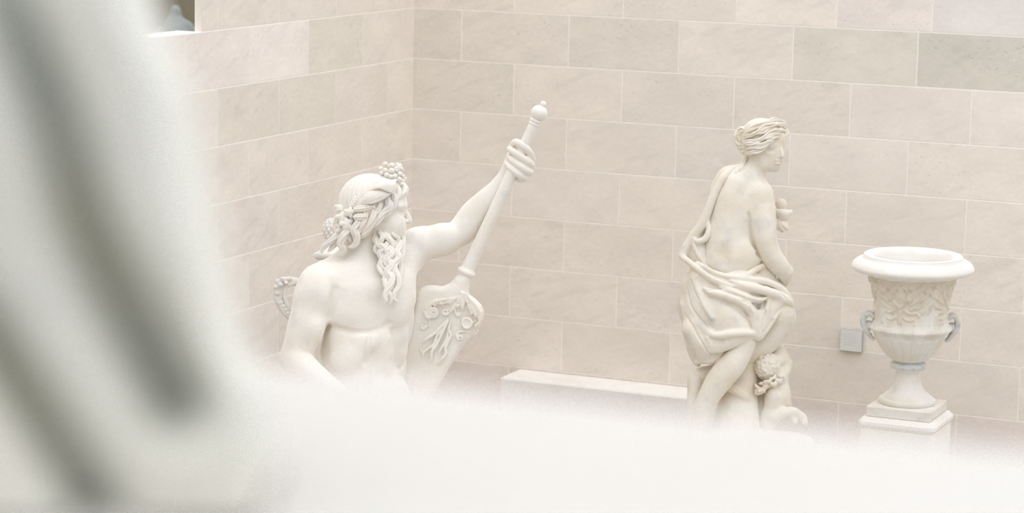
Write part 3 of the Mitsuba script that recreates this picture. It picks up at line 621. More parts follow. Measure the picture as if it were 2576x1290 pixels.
# ------------------------------------------------------------------ the nymph
def nymph():
    F = Frame(12.3)
    M = 'marble_woman'
    g = thing('nymph_statue', 'cream marble statue of a half-draped woman seen from behind, head turned right', 'statue')
    s = Sculpt(F)
    # trunk, its back to the terrace
    s.ell((1862, 520, 4), (69, 96, 52), 20, az=-4, ay=-14)
    s.limb([(1868, 452, 2, 40), (1840, 455, 14, 34)], 22)
    s.limb([(1888, 452, 0, 36), (1898, 425, -2, 28), (1908, 398, -4, 26)], 16)
    s.ell((1842, 600, 0), (60, 60, 50), 25); s.ell((1845, 655, -2), (72, 56, 58), 22, az=-8)
    s.ell((1878, 640, -28), (34, 34, 22), 20); s.ell((1818, 655, -30), (38, 40, 24), 20)
    s.limb([(1842, 480, -52, 7), (1832, 540, -52, 7), (1822, 600, -54, 7), (1822, 660, -62, 6)], 22, True)
    s.ell((1880, 520, -40), (24, 36, 10), 24, az=20); s.limb([(1850, 460, -34, 16), (1834, 500, -36, 18), (1824, 550, -36, 18), (1820, 600, -36, 18)], 30)
    s.limb([(1838, 480, -6, 20), (1820, 530, -8, 24), (1808, 575, -10, 25), (1804, 620, -12, 26)], 24)
    s.limb([(1836, 452, 18, 30), (1812, 480, 22, 26)], 20)
    # right arm
    s.ell((1908, 492, -14), (33, 44, 38), 16, az=-12)
    s.limb([(1910, 490, -16, 34), (1917, 530, -24, 34)], 12); s.limb([(1917, 530, -26, 34), (1919, 560, -32, 33), (1924, 600, -34, 31), (1937, 636, -32, 27), (1956, 664, -24, 25), (1974, 682, -10, 20)], 2.5)
    s.limb([(1882, 536, -56, 3), (1886, 560, -52, 4.5), (1890, 590, -46, 5), (1898, 620, -40, 6), (1908, 645, -34, 6)], 5, True)
    s.limb([(1972, 682, -8, 20), (1974, 696, 12, 18), (1966, 712, 50, 15), (1950, 716, 84, 12)], 8)
    s.ell((1982, 684, -8), (11, 11, 11), 10)
    for p, r in (([(1882, 534), (1886, 560), (1891, 590), (1899, 620), (1906, 645)], 3.0),):
        q_ = spline(p, 3); s.limb([(x, y, s.front(x, y) + .5 * r, r * (.5 if i in (0, len(q_) - 1) else 1)) for i, (x, y) in enumerate(q_)], 4, True, 2)
    # legs: the near one down to the left, the far one crossed over it
    s.limb([(1815, 760, -10, 60), (1850, 815, -26, 46), (1872, 852, -36, 30), (1866, 880, -36, 28), (1843, 915, -40, 33), (1814, 950, -40, 33), (1786, 992, -36, 28), (1764, 1040, -32, 22), (1752, 1085, -30, 17), (1762, 1112, -44, 15), (1790, 1122, -70, 12)], 10)
    s.limb([(1860, 760, 10, 52), (1920, 775, 0, 44), (1962, 792, -8, 35), (1968, 806, -6, 33), (1938, 846, 6, 34), (1896, 880, 14, 31), (1846, 914, 20, 27), (1800, 940, 22, 23)], 12)
    s.ell((1966, 788, -20), (31, 32, 28), 12)
    s.limb([(1800, 940, 22, 23), (1756, 950, 20, 23), (1748, 985, 12, 19), (1744, 1030, 4, 17), (1740, 1070, 0, 14)], 10)
    # head, turned right and a little down
    s.ell((1920, 356, -2), (52, 54, 50), 10)
    s.ell((1940, 385, -14), (33, 42, 34), 12, az=-10); s.limb([(1906, 392, -22, 18), (1925, 414, -24, 15), (1948, 421, -16, 11)], 12)
    s.ell((1955, 350, -14), (22, 26, 32), 10); s.ell((1951, 418, -16), (12, 11, 14), 8)
    s.limb([(1959, 362, -36, 4), (1964, 374, -39, 4.6), (1967.5, 386, -43, 5.2), (1968, 393, -45, 5)], 3)
    s.ell((1961, 396, -40), (5, 4, 4.5), 3)
    s.ell((1939, 377, -48), (11, 6.5, 8), 4, True)
    s.ell((1939, 378, -41), (8, 4.4, 5), 1); s.limb([(1928, 377.5, -43, 1.6), (1938, 373, -47, 2.2), (1949, 376, -45, 1.8)], 1); s.limb([(1929, 380, -43, 1.2), (1938, 382, -46, 1.3), (1948, 379, -45, 1.2)], 1.5)
    s.limb([(1926, 369, -42, 3), (1940, 365, -46, 3.2), (1956, 364, -40, 3)], 6)
    s.ell((1957, 403.5, -39), (8.5, 3.2, 6), 2); s.ell((1956.5, 411, -38), (7.5, 3.4, 6), 2); s.limb([(1946, 407, -38, 1.4), (1957, 407.3, -45, 2.0), (1965, 406.6, -38, 1.4)], 1, True); s.ell((1960, 400, -43), (4, 1.8, 3), 1.5, True)
    s.ell((1903, 378, -48), (7, 11, 5), 3); s.ell((1901, 382, -52), (3.5, 5, 5), 2, True)
    # the left hand before the breast
    s.limb([(1915, 560, 60, 22), (1945, 555, 66, 17), (1962, 550, 64, 12)], 10)
    for pts in ([(1958, 548, 60, 6), (1972, 545, 50, 6), (1978, 552, 42, 5)], [(1958, 556, 58, 6), (1971, 557, 48, 6), (1975, 564, 42, 5)], [(1957, 564, 58, 6), (1968, 568, 48, 5.5), (1971, 575, 44, 4.5)], [(1957, 571, 58, 5), (1965, 577, 50, 5), (1967, 582, 46, 4)], [(1956, 542, 62, 6), (1968, 534, 56, 5.5), (1977, 532, 52, 4.5)]):
        s.limb(pts, 3)
    obj('body', s.mesh(2.0), M, g, True)

    h = Sculpt(F)
    h.ell((1918, 342, -2), (52, 45, 52), 10, az=8); h.ell((1890, 365, -4), (30, 34, 46), 12)
    h.ell((1862, 346, 2), (17, 24, 22), 4); h.ell((1869, 368, -4), (14, 14, 18), 5); h.ell((1866, 330, 4), (12, 12, 16), 4)
    def comb(v, n):
        c = F.K(1925, 318, 10); a = np.arctan2(v[:, 2] - c[2], v[:, 0] - c[0]); e = v[:, 1] - c[1]
        return .8 * np.sin(16 * a + e / 11 + 1.5 * np.sin(e / 9)) * np.clip(np.hypot(v[:, 2] - c[2], v[:, 0] - c[0]) / 30, 0, 1)
    hair = obj('hair', h.mesh(2.0, bump=comb), M, g, True)
    def lock(*pts, **kw): obj('lock', sweep(F, pts, **{'twist': rng.uniform(.8, 1.6), 'phase': rng.uniform(0, 6), 'groove': .2, **kw}), M, hair, True)
    def over(y0, rows):
        for pts, r in rows:
            lock(*[(x, y, w, .85 * r * (.5 if i in (0, len(pts) - 1) else 1)) for i, (x, y, w) in enumerate(pts)])
            for dy in (-5, 4):                                     # finer strands that stray from the main one
                ph = rng.uniform(0, 6)
                lock(*[(x + 1.5 * math.sin(2.1 * i + ph), y + dy * (.3 + .9 * math.sin(math.pi * i / max(len(pts) - 1, 1))) + 3.2 * math.sin(1.9 * i + ph), w - 2.5 + 3 * math.sin(2.6 * i + ph), .5 * r * (.5 if i in (0, len(pts) - 1) else 1)) for i, (x, y, w) in enumerate(pts)])
    over(0, [([(1972, 318, -12), (1956, 312, -34), (1938, 318, -46), (1920, 326, -53), (1902, 334, -54), (1886, 342, -50), (1872, 346, -36)], 6.5),
             ([(1978, 332, -16), (1966, 328, -36), (1950, 332, -46), (1934, 342, -53), (1916, 350, -57), (1900, 356, -57), (1882, 360, -50), (1868, 358, -34)], 6.5),
             ([(1974, 342, -26), (1958, 342, -44), (1942, 350, -52), (1926, 360, -56), (1910, 367, -58), (1894, 372, -56), (1878, 374, -44)], 6),
             ([(1950, 352, -48), (1934, 362, -54), (1918, 371, -57), (1904, 379, -56), (1890, 385, -50), (1878, 386, -38)], 5.5),
             ([(1966, 308, -6), (1948, 303, -28), (1928, 308, -42), (1908, 318, -48), (1890, 328, -46), (1874, 336, -34)], 6),
             ([(1976, 322, 4), (1980, 332, -8), (1976, 341, -20), (1970, 346, -30)], 6),
             ([(1962, 306, -20), (1972, 312, -20), (1978, 320, -12)], 5.5),
             ([(1852, 336, -4), (1850, 350, -10), (1856, 362, -18), (1868, 366, -22), (1876, 358, -24)], 6),
             ([(1872, 326, -10), (1862, 330, -18), (1857, 344, -20), (1862, 356, -22)], 5.5),
             ([(1858, 360, -8), (1862, 374, -16), (1872, 380, -22), (1882, 376, -28)], 5.5)])
    lock((1880, 384, -22, 5), (1874, 392, -20, 7), (1869, 404, -20, 6.5), (1867, 416, -22, 6.2), (1861, 425, -30, 6), (1853, 432, -36, 5), (1850, 437, -38, 4), (1856, 439, -40, 2.5))
    lock((1884, 388, -18, 3), (1876, 400, -16, 4), (1871, 412, -20, 4), (1868, 424, -30, 3.5), (1862, 432, -36, 2))

    # drapery
    d = Sculpt(F)
    def fold(pts, r, k=4, w=None, sub=False):
        n = len(pts); rr = r if isinstance(r, (list, tuple)) else [r] * n
        d.limb([(*p, q) for p, q in zip(pts, rr)], k, sub)
    d.ell((1815, 790, -6), (84, 96, 66), 14, az=-20); d.ell((1880, 765, 2), (72, 50, 58), 16, az=-10)
    d.limb([(1770, 700, -8, 40), (1760, 780, 0, 42), (1770, 850, 0, 38), (1790, 885, -8, 22)], 20)
    d.limb([(1830, 800, -34, 46), (1858, 822, -42, 36), (1872, 830, -44, 30)], 18)
    d.limb([(1850, 720, -12, 58), (1900, 730, -4, 50), (1945, 745, 4, 38), (1968, 765, 2, 28)], 18)
    fold([(1866, 420, 0), (1840, 427, -20), (1818, 448, -32), (1801, 478, -34), (1788, 510, -32), (1777, 540, -28), (1764, 568, -22), (1744, 594, -12), (1727, 620, -8), (1717, 643, -6)], [6, 8, 10, 10, 10.5, 11, 12, 12, 11, 10])
    d.limb([(1850, 425, 24, 12), (1815, 465, 22, 18), (1795, 520, 18, 20), (1778, 570, 14, 20), (1750, 615, 14, 20)], 12)
    fold([(1781, 556, -28), (1783, 580, -32), (1774, 600, -32), (1756, 607, -28), (1745, 600, -22)], [5, 7.5, 8, 7, 4], 4)
    d.limb([(1738, 622, 10, 18), (1752, 650, 8, 22), (1768, 680, 0, 26)], 10)
    d.limb([(1752, 596, 2, 20), (1763, 636, -4, 22), (1774, 668, -12, 20)], 8)
    fold([(1744, 602, -20), (1748, 625, -24), (1760, 645, -26), (1772, 662, -30)], [4, 6, 6.5, 4], 4)
    fold([(1714, 641, -4), (1722, 650, -16), (1740, 664, -30), (1764, 682, -44), (1792, 700, -56), (1820, 712, -62), (1850, 724, -64), (1880, 737, -62)], [8, 8, 8, 9, 9.5, 10, 9.5, 7])
    fold([(1755, 660, -34), (1772, 671, -46), (1798, 686, -58), (1830, 695, -64), (1866, 700, -62), (1900, 704, -54)], [4, 6, 6.5, 7, 7.5, 6], 5)
    fold([(1862, 703, -60), (1880, 692, -56), (1898, 680, -46), (1916, 670, -34), (1926, 665, -20)], [5, 7.5, 8, 7, 5], 5)
    d.limb([(1915, 680, -14, 16), (1935, 694, 0, 18), (1925, 672, 8, 16)], 8)
    fold([(1870, 702, -60), (1896, 704, -58), (1922, 707, -54), (1949, 717, -46), (1970, 731, -36), (1984, 747, -28), (1991, 764, -22), (1994, 782, -18)], [5, 7.5, 8.5, 8.5, 8.5, 8, 7, 4])
    fold([(1840, 709, -66), (1874, 719, -66), (1911, 727, -64), (1949, 739, -56), (1972, 751, -46), (1985, 761, -36), (1990, 772, -30)], [7, 10, 11.5, 11.5, 11, 9, 5], 5)
    fold([(1815, 720, -64), (1840, 732, -70), (1874, 745, -70), (1896, 753, -66), (1917, 755, -62), (1933, 748, -58)], [6, 8, 8.5, 8, 7.5, 4], 4)
    fold([(1770, 726, -54), (1790, 735, -64), (1816, 741, -72), (1850, 752, -74), (1868, 761, -72), (1884, 774, -70), (1894, 790, -68), (1897, 806, -66), (1900, 824, -64), (1904, 844, -58), (1906, 852, -54)], [5, 9, 11.5, 12, 12, 12, 11.5, 11, 10.5, 9, 5], 5)
    fold([(1935, 752, -56), (1929, 777, -58), (1921, 804, -58), (1917, 822, -58), (1911, 846, -54)], [4, 7, 8.5, 8.5, 5], 5)
    d.limb([(1905, 790, -46, 20), (1912, 815, -46, 18), (1910, 838, -48, 12)], 8)
    d.limb([(1950, 766, -34, 22), (1935, 790, -40, 18), (1920, 820, -44, 14), (1912, 842, -48, 9)], 12)
    fold([(1988, 768, -28), (1967, 780, -44), (1950, 798, -50), (1937, 818, -52), (1922, 838, -52), (1908, 852, -50)], [3, 5, 5.5, 6, 6, 5], 4)
    fold([(1916, 757, -56), (1906, 772, -50), (1900, 784, -46)], [4, 6, 6], 3, sub=True); fold([(1932, 752, -62), (1915, 768, -58), (1902, 785, -54)], [3, 4.5, 3.5], 3, sub=True)
    fold([(1884, 754, -78), (1908, 763, -70), (1926, 758, -64)], [2.5, 4.5, 2.5], 3, sub=True)
    fold([(1795, 728, -76), (1830, 735, -82), (1862, 747, -82)], [2, 3.6, 2.5], 3, sub=True); fold([(1872, 733, -80), (1905, 742, -76), (1930, 743, -70)], [1.5, 3, 2], 3, sub=True)
    fold([(1886, 771, -84), (1896, 792, -84), (1900, 820, -80)], [1, 1, 1], 3)
    fold([(1718, 764, 0), (1741, 794, -26), (1765, 818, -48), (1786, 838, -64), (1804, 844, -74), (1838, 840, -80), (1867, 838, -78), (1890, 839, -70), (1898, 846, -60)], [6, 9, 10, 10, 9.5, 9.5, 9, 8.5, 5], 7)
    d.limb([(1745, 830, -20, 30), (1775, 860, -40, 26), (1805, 866, -52, 22), (1840, 856, -56, 20), (1872, 850, -54, 14)], 14)
    fold([(1780, 850, -66), (1790, 872, -62), (1783, 884, -56), (1800, 878, -62), (1822, 872, -64)], [6, 8, 7, 7, 5], 4)
    fold([(1782, 880, -58), (1806, 882, -62), (1820, 878, -60)], [5, 6, 4], 5)
    fold([(1733, 690, -4), (1722, 713, 0), (1720, 731, 4), (1718, 748, 6), (1721, 773, 4), (1736, 806, -14), (1752, 838, -30), (1764, 858, -40), (1778, 884, -42)], [5, 7.5, 8.5, 9, 9, 10, 12, 13, 10], 7)
    fold([(1712, 752, 24), (1711, 768, 26), (1716, 790, 26), (1724, 815, 24)], [7, 9, 9, 6], 6)
    fold([(1728, 790, 12), (1731, 815, 6), (1733, 844, 2), (1739, 872, 0), (1748, 898, 0), (1756, 916, 0)], [9, 12, 13, 13, 12, 7], 8)
    d.limb([(1760, 860, -20, 30), (1772, 885, -24, 26), (1786, 898, -24, 18)], 14)
    fold([(1752, 912, -14), (1768, 908, -30), (1788, 908, -36), (1804, 896, -40), (1818, 880, -44)], [5, 6.5, 7, 7, 5], 6)
    fold([(1745, 700, -26), (1760, 735, -46), (1775, 770, -64), (1790, 800, -76)], [4, 5, 5, 3], 14); fold([(1757, 702, -48), (1765, 740, -64), (1778, 772, -76)], [3, 5, 3], 10, sub=True)
    fold([(1776, 790, -84), (1800, 812, -90), (1830, 816, -92)], [2, 4, 2], 12, sub=True)
    def crease(b, pts, r=2.6):
        pts = spline(pts, 3)
        b.limb([(x, y, b.front(x, y) + .4 * r, r * (.45 if i in (0, len(pts) - 1) else 1)) for i, (x, y) in enumerate(pts)], 1.5, True, 2)
    for p, r in (([(1781, 731), (1805, 729), (1832, 736), (1858, 744), (1882, 757)], 3), ([(1782, 747), (1830, 766), (1866, 791), (1885, 811), (1893, 832)], 3), ([(1728, 724), (1733, 748), (1741, 773), (1760, 800), (1780, 824)], 3),
                 ([(1728, 796), (1745, 824), (1760, 852), (1775, 874)], 2.8), ([(1842, 722), (1872, 732), (1902, 741), (1930, 744)], 2.4), ([(1898, 716), (1930, 720), (1958, 733), (1978, 752)], 2.2), ([(1946, 800), (1934, 819), (1918, 838)], 2.4),
                 ([(1926, 780), (1920, 806), (1914, 832)], 2.2), ([(1868, 756), (1884, 764), (1898, 780)], 2.4), ([(1762, 672), (1790, 692), (1820, 706), (1852, 714)], 1.8), ([(1745, 620), (1748, 642)], 2.2), ([(1768, 868), (1785, 890), (1806, 888)], 2.4), ([(1786, 852), (1820, 856), (1856, 848), (1884, 846)], 2.2),
                 ([(1796, 556), (1789, 592), (1785, 622), (1782, 660)], 2.6), ([(1736, 700), (1748, 735), (1764, 765)], 2.0)):
        crease(d, p, r)
    obj('drapery', d.mesh(1.8, .4), M, g, True)

    # fruit and flowers in the left hand
    fr = obj('fruit', blob(F, (1965, 513.5, 46), (14.5, 14.5, 14.5), 3), M, g, True)
    f = Sculpt(F); f.limb([(1952, 530, 44, 6), (1968, 536, 36, 11), (1980, 536, 36, 9), (1988, 534, 38, 5)], 5); f.ell((1972, 545, 40), (15, 12, 12), 6)
    for a in (-60, -20, 20, 60): f.limb([(1986, 534, 38, 3), (1992 + .0 * a, 534 + a * .1, 36 + abs(a) * .04, 2.4)], 2)
    obj('pomegranate', f.mesh(1.6), M, g, True)
    lf = Sculpt(F)
    for p in ([(1953, 548, 46, 4), (1952, 562, 40, 5), (1958, 575, 38, 4), (1966, 580, 40, 3)], [(1962, 554, 40, 4), (1968, 564, 34, 5), (1976, 572, 34, 5), (1980, 578, 38, 3)], [(1958, 552, 42, 3), (1962, 568, 34, 4), (1972, 581, 36, 3.5)], [(1972, 556, 38, 4), (1980, 566, 36, 4), (1983, 576, 40, 2.5)]): lf.limb(p, 2.5)
    obj('leaves', lf.mesh(1.6), M, g, True)
    obj('bud', blob(F, (1941.5, 499, 50), (6, 8, 6), 2, az=-20), M, g, True)
    # the stump she leans on
    t = Sculpt(F); t.limb([(1855, 880, 60, 44), (1858, 950, 40, 44), (1856, 1010, 30, 48), (1850, 1090, 20, 62)], 20); t.limb([(1880, 905, 26, 26), (1876, 980, 16, 28), (1872, 1080, 0, 32)], 14)
    t.limb([(1835, 975, -14, 10), (1858, 985, -20, 12), (1880, 1000, -18, 9)], 10); t.limb([(1870, 920, -6, 3), (1884, 960, -14, 3), (1890, 1000, -18, 3)], 5, True); t.limb([(1836, 968, -24, 3), (1862, 988, -34, 3.5), (1892, 1008, -30, 3)], 5, True)
    t.limb([(1916, 925, 58, 20), (1914, 1000, 54, 26), (1912, 1090, 46, 32)], 8)
    t.ell((1850, 1115, 10), (140, 34, 120), 16); t.ell((1960, 1115, 20), (90, 30, 90), 20)
    obj('stump', t.mesh(2.4, bump=lambda v, n: 1.2 * mikit.meshkit.fbm(v * .06)), M, g, True)
    # the small figure crouching at her side
    c = Sculpt(F)
    c.ell((1930, 922, 8), (33, 34, 34), 8); c.limb([(1952, 880, 30, 12), (1966, 888, 24, 14), (1972, 905, 20, 15)], 8)
    c.limb([(1958, 905, 22, 20), (1975, 909, 20, 14), (1982, 916, 18, 13), (1976, 935, 12, 13), (1968, 950, 10, 13)], 8)
    c.limb([(1950, 950, 20, 24), (1958, 985, 18, 26), (1968, 1010, 18, 20)], 14); c.ell((1948, 1005, 2), (26, 34, 28), 14)
    c.limb([(1968, 960, 10, 13), (1976, 985, 4, 13), (1978, 1004, 6, 11), (1984, 1024, 14, 9)], 8)
    c.limb([(1950, 1046, -8, 16), (1972, 1038, -14, 14), (1996, 1036, -12, 12.5), (2012, 1046, -8, 11)], 8)
    c.limb([(2010, 1044, -8, 10), (2020, 1050, -8, 10), (2024, 1062, -10, 9)], 5); c.limb([(1992, 1044, -14, 8), (2000, 1062, -16, 7)], 5)
    c.limb([(1940, 1040, 10, 24), (1930, 1080, 20, 24)], 12)
    k = obj('child', c.mesh(2.0), M, g, True)
    hd = Sculpt(F); hd.ell((1930, 921, 6), (31, 32, 33), 6); rr = random.Random(3)
    for i in range(120):
        a, e = rr.uniform(0, 6.28), rr.uniform(-.5, 1.2)
        x, y = 1930 + 31 * math.cos(a) * math.cos(e), 921 + 32 * math.sin(a) * math.cos(e)
        hd.ell((x, y, 6 - 33 * math.sin(e)), (4.8, 4.5, 4.6), 1.2)
    obj('curls', hd.mesh(1.7), M, k, True)
    v = Sculpt(F); rr = random.Random(5)
    for i in range(44):
        x = 1902 + rr.uniform(0, 64); y = 982 - (x - 1904) * .55 + rr.uniform(-13, 11); a = rr.uniform(0, 6.28)
        v.limb([(x - 7 * math.cos(a), y - 6 * math.sin(a), -14 + rr.uniform(-5, 8), 1.8), (x, y, -24 + rr.uniform(-5, 5), 4.2), (x + 7 * math.cos(a), y + 6 * math.sin(a), -12 + rr.uniform(-5, 8), 1.8)], 1.5)
    v.limb([(1900, 985, 0, 8), (1930, 970, -10, 8), (1966, 950, -6, 8)], 3)
    obj('garland', v.mesh(1.6), M, k, True)
    p0 = F.world(np.array([F.K(1880, 1100, 20)]))[0]
    pd = thing('pedestal', 'pale stone pedestal under the half-draped woman, hidden behind the parapet', 'pedestal')
    obj('block', box([p0[0] - .36, p0[1] - .34, .10], [p0[0] + .36, p0[1] + .34, p0[2] - .14], .01), 'marble_white', pd)
    obj('base', box([p0[0] - .40, p0[1] - .38, 0], [p0[0] + .40, p0[1] + .38, .10], .01), 'marble_white', pd)
nymph()

# ------------------------------------------------------------------ the open urn on its pedestal, by the back wall
def turned(prof, M=160, rows=None, relief=None):
    """A vessel turned about the z axis: prof (radius, height) from the outside foot over the lip into the inside; relief(angle, height, s) is added to the radius."""
    p = np.asarray(prof, float)
    L = np.concatenate([[0], np.cumsum(np.linalg.norm(np.diff(p, axis=0), axis=1))])
    if rows:
        t = np.linspace(0, L[-1], rows); t = np.unique(np.concatenate([t, L])); p = np.stack([np.interp(t, L, p[:, i]) for i in (0, 1)], 1)
    n = len(p); a = np.linspace(0, 2 * np.pi, M, endpoint=False)
    R = np.repeat(p[:, :1], M, 1)
    if relief is not None: R = R + relief(a[None, :] * np.ones((n, 1)), p[:, 1:2] * np.ones((1, M)), p[:, :1] * np.ones((1, M)))
    v = np.stack([R * np.cos(a), R * np.sin(a), np.repeat(p[:, 1:2], M, 1)], -1).reshape(-1, 3)
    i, j = np.meshgrid(np.arange(n - 1), np.arange(M), indexing='ij')
    f = np.stack([i * M + j, i * M + (j + 1) % M, (i + 1) * M + (j + 1) % M, (i + 1) * M + j], -1).reshape(-1, 4)
    f = np.vstack([f[:, [0, 1, 2]], f[:, [0, 2, 3]]])
    return v, f

def put(vf, at, rz=0):
    v, f = vf; c, s = math.cos(rz), math.sin(rz)
    return trimesh.Trimesh(v @ np.array([[c, s, 0], [-s, c, 0], [0, 0, 1]]) + np.asarray(at), f, process=False)

def curve_dist(U, V, pts):
    d = np.full(U.shape, 1e9); q = spline(pts, 8) if len(pts) > 2 else np.asarray(pts, float)
    for a, b in zip(q[:-1], q[1:]):
        e = b - a; t = np.clip(((U - a[0]) * e[0] + (V - a[1]) * e[1]) / max(e @ e, 1e-12), 0, 1)
        d = np.minimum(d, np.hypot(U - a[0] - t * e[0], V - a[1] - t * e[1]))
    return d

VX, VY, VZ = 3.145, -1.0, 1.0415         # the urn's axis and the top of its pedestal
VU = 12.26 / FPX                         # metres per unit at the urn
def profile(px, y0):
    """(radius, height) in carver's units down the picture to metres above the pedestal."""
    return [(r * VU, (y0 - y) * VU / .974) for r, y in px]

def open_urn():
    u = thing('garden_urn', 'open white marble urn with a wide rolled rim and carved bell', 'urn')
    Y0 = 1030
    M = 'marble_urn'
    at = (VX, VY, VZ)
    # rim, with the hollow inside
    rim = profile([(0, 790), (60, 780), (84, 740), (88, 700), (92, 668), (97, 648), (103, 638), (110, 633), (119, 632.5), (123, 635), (124, 640), (127, 644), (136, 646), (143, 650), (149, 656), (152, 662), (152.5, 666), (150, 671), (144, 675), (134, 677), (124, 678), (114, 681), (108, 686)], Y0)
    obj('rim', put(turned(rim[::-1], 120), at), 'marble_white', u, 40)
    # the bell, with its carving in relief
    bell = profile([(88, 835), (92, 826), (97, 822), (103, 817), (105, 813), (103, 808), (97, 804), (93, 796), (91, 785), (90, 772), (90.5, 758), (92, 742), (95, 724), (100, 706), (105, 692), (109, 684), (110, 680)], Y0)
    face = math.atan2(EYE[1] - VY, EYE[0] - VX)               # towards the terrace
    m0 = face - .30
    def relief(a, z, r):
        y = Y0 - z / VU * .974
        out = np.zeros_like(a)
        bump = lambda d, w: np.exp(-(d / w) ** 2)
        for k in range(4):
            th = (a - (m0 + k * math.pi / 2) + math.pi) % (2 * math.pi) - math.pi
            U = th * 96; V = y - 722
            near = np.abs(U) < 90
            if not near.any(): continue
            u_, v_ = U[near], V[near]; h = np.zeros_like(u_)
            oval = np.hypot(u_ / 20, v_ / 27)
            h += 4.0 * bump(oval - 1, .16) + 3.0 * np.clip(1 - np.hypot(u_ / 13, (v_ + 1) / 20), 0, 1) ** .5
            h += 2 * bump(np.hypot(u_ - 1, (v_ - 4) * 1.0), 4) - 2.0 * (bump(np.hypot(np.abs(u_) - 5, v_ + 5), 3))
            h += 2.6 * bump(np.hypot(np.abs(u_) - 8, v_ + 22), 5) + 2.4 * bump(curve_dist(np.abs(u_), v_, [(0, -32), (10, -34), (22, -28), (26, -18)]), 3)
            for pts, w in (([(24, -20), (34, -34), (48, -38), (52, -28), (44, -22)], 3.2), ([(24, 10), (34, -4), (48, -16), (64, -24), (80, -34)], 4.0), ([(26, 22), (40, 14), (56, 4), (66, -6), (64, -14)], 3.4), ([(30, 34), (46, 30), (58, 22), (62, 12)], 3),
                           ([(12, 36), (26, 44), (42, 42), (52, 50)], 3), ([(10, 54), (22, 60), (36, 58)], 2.8), ([(0, 32), (2, 50), (0, 66)], 3.2), ([(44, -20), (56, -34), (70, -40)], 2.8), ([(52, 8), (66, 2), (78, -10), (84, -24)], 2.8)):
                h += 3.0 * bump(curve_dist(np.abs(u_), v_, pts), w)
            out[near] += np.minimum(h * 1.5, 8) * VU
        return out * np.clip((y - 682) / 6, 0, 1) * np.clip((800 - y) / 8, 0, 1)
    obj('bell', put(turned(bell, 420, 120, relief), at), 'marble_bell', u, 60)
    bowl = profile([(30, 899), (36, 897), (46, 892), (58, 882), (70, 868), (80, 852), (87, 838), (90, 828)], Y0)
    def flutes(a, z, r):
        y = Y0 - z / VU * .974
        s = np.abs(np.sin(a * 10)) ** .6
        return (2.8 * s - 1.0) * VU * np.clip((y - 829) / 5, 0, 1) * np.clip((900 - y) / 8, 0, 1)
    obj('bowl', put(turned(bowl, 400, 60, flutes), at), M, u, 60)
    foot = profile([(0, 1004), (68, 1004), (71, 1001), (72, 996), (70, 991), (66, 988.5), (62, 988), (60, 984), (54, 979), (46, 973), (39, 964), (34, 953), (31, 940), (30, 928), (31, 921), (36, 918), (43, 916), (46, 911), (46, 906), (43, 902), (36, 900), (33, 897), (0, 897)], Y0)
    obj('foot', put(turned(foot[:18], 100), at), M, u, 40)
    obj('collar', put(turned(foot[16:], 100), at), 'marble_dirty', u, 40)
    h = (Y0 - 1003) * VU / .974
    obj('plinth', box([VX - .157, VY - .157, VZ], [VX + .157, VY + .157, VZ + h], .006), M, u)
    # the masks at both sides, scrolled like handles
    for s in (-1, 1):
        a = face + s * math.pi / 2 + .12
        S = np.array([math.cos(a), math.sin(a), 0]); Tn = np.array([-S[1], S[0], 0]); up = np.array([0, 0, 1])
        def P(o, v, t): return np.array([VX, VY, VZ]) + S * o * VU + up * (Y0 - v) * VU / .974 + Tn * t * VU
        parts = []
        for t in (-9, 9):
            q = spline(np.array([[*P(92, 790, t), 5 * VU], [*P(104, 782, t), 6.5 * VU], [*P(116, 790, t), 7 * VU], [*P(118, 806, t), 7 * VU], [*P(112, 820, t), 6.5 * VU], [*P(104, 832, t), 5.5 * VU], [*P(96, 842, t), 4 * VU], [*P(88, 846, t), 3 * VU]]), 7)
            ang = np.linspace(0, 2 * np.pi, 14, endpoint=False); tt = np.gradient(q[:, :3], axis=0); tt /= np.linalg.norm(tt, axis=1, keepdims=True); nn = np.cross(tt, Tn)
            v = (q[:, None, :3] + q[:, None, 3:4] * (np.cos(ang)[None, :, None] * Tn + np.sin(ang)[None, :, None] * nn[:, None])).reshape(-1, 3)
            i, j = np.meshgrid(np.arange(len(q) - 1), np.arange(14), indexing='ij'); f = np.stack([i * 14 + j, i * 14 + (j + 1) % 14, (i + 1) * 14 + (j + 1) % 14, (i + 1) * 14 + j], -1).reshape(-1, 4)
            parts.append(trimesh.Trimesh(v, np.vstack([f[:, [0, 1, 2]], f[:, [0, 2, 3]]]), process=False))
        for o, vv, t, r in ((104, 812, 0, 13), (112, 808, 0, 9), (116, 800, -5, 4), (116, 800, 5, 4), (118, 810, 0, 4.5), (110, 826, 0, 7), (100, 836, 0, 6)):
            b = trimesh.creation.icosphere(2); parts.append(trimesh.Trimesh(P(o, vv, t) + b.vertices * r * VU, b.faces))
        obj('handle', join(*parts), 'marble_dirty', u, True)
    pd = thing('pedestal', 'square white marble pedestal with a moulded top, under the open urn', 'pedestal')
    w = .188
    obj('cornice', box([VX - w, VY - w, VZ - .055], [VX + w, VY + w, VZ], .02), 'marble_white', pd, 20)
    obj('die', box([VX - w + .012, VY - w + .012, .14], [VX + w - .012, VY + w - .012, VZ - .055], .004), 'marble_white', pd)
    obj('base', box([VX - w - .03, VY - w - .03, 0], [VX + w + .03, VY + w + .03, .14], .01), 'marble_white', pd)
open_urn()

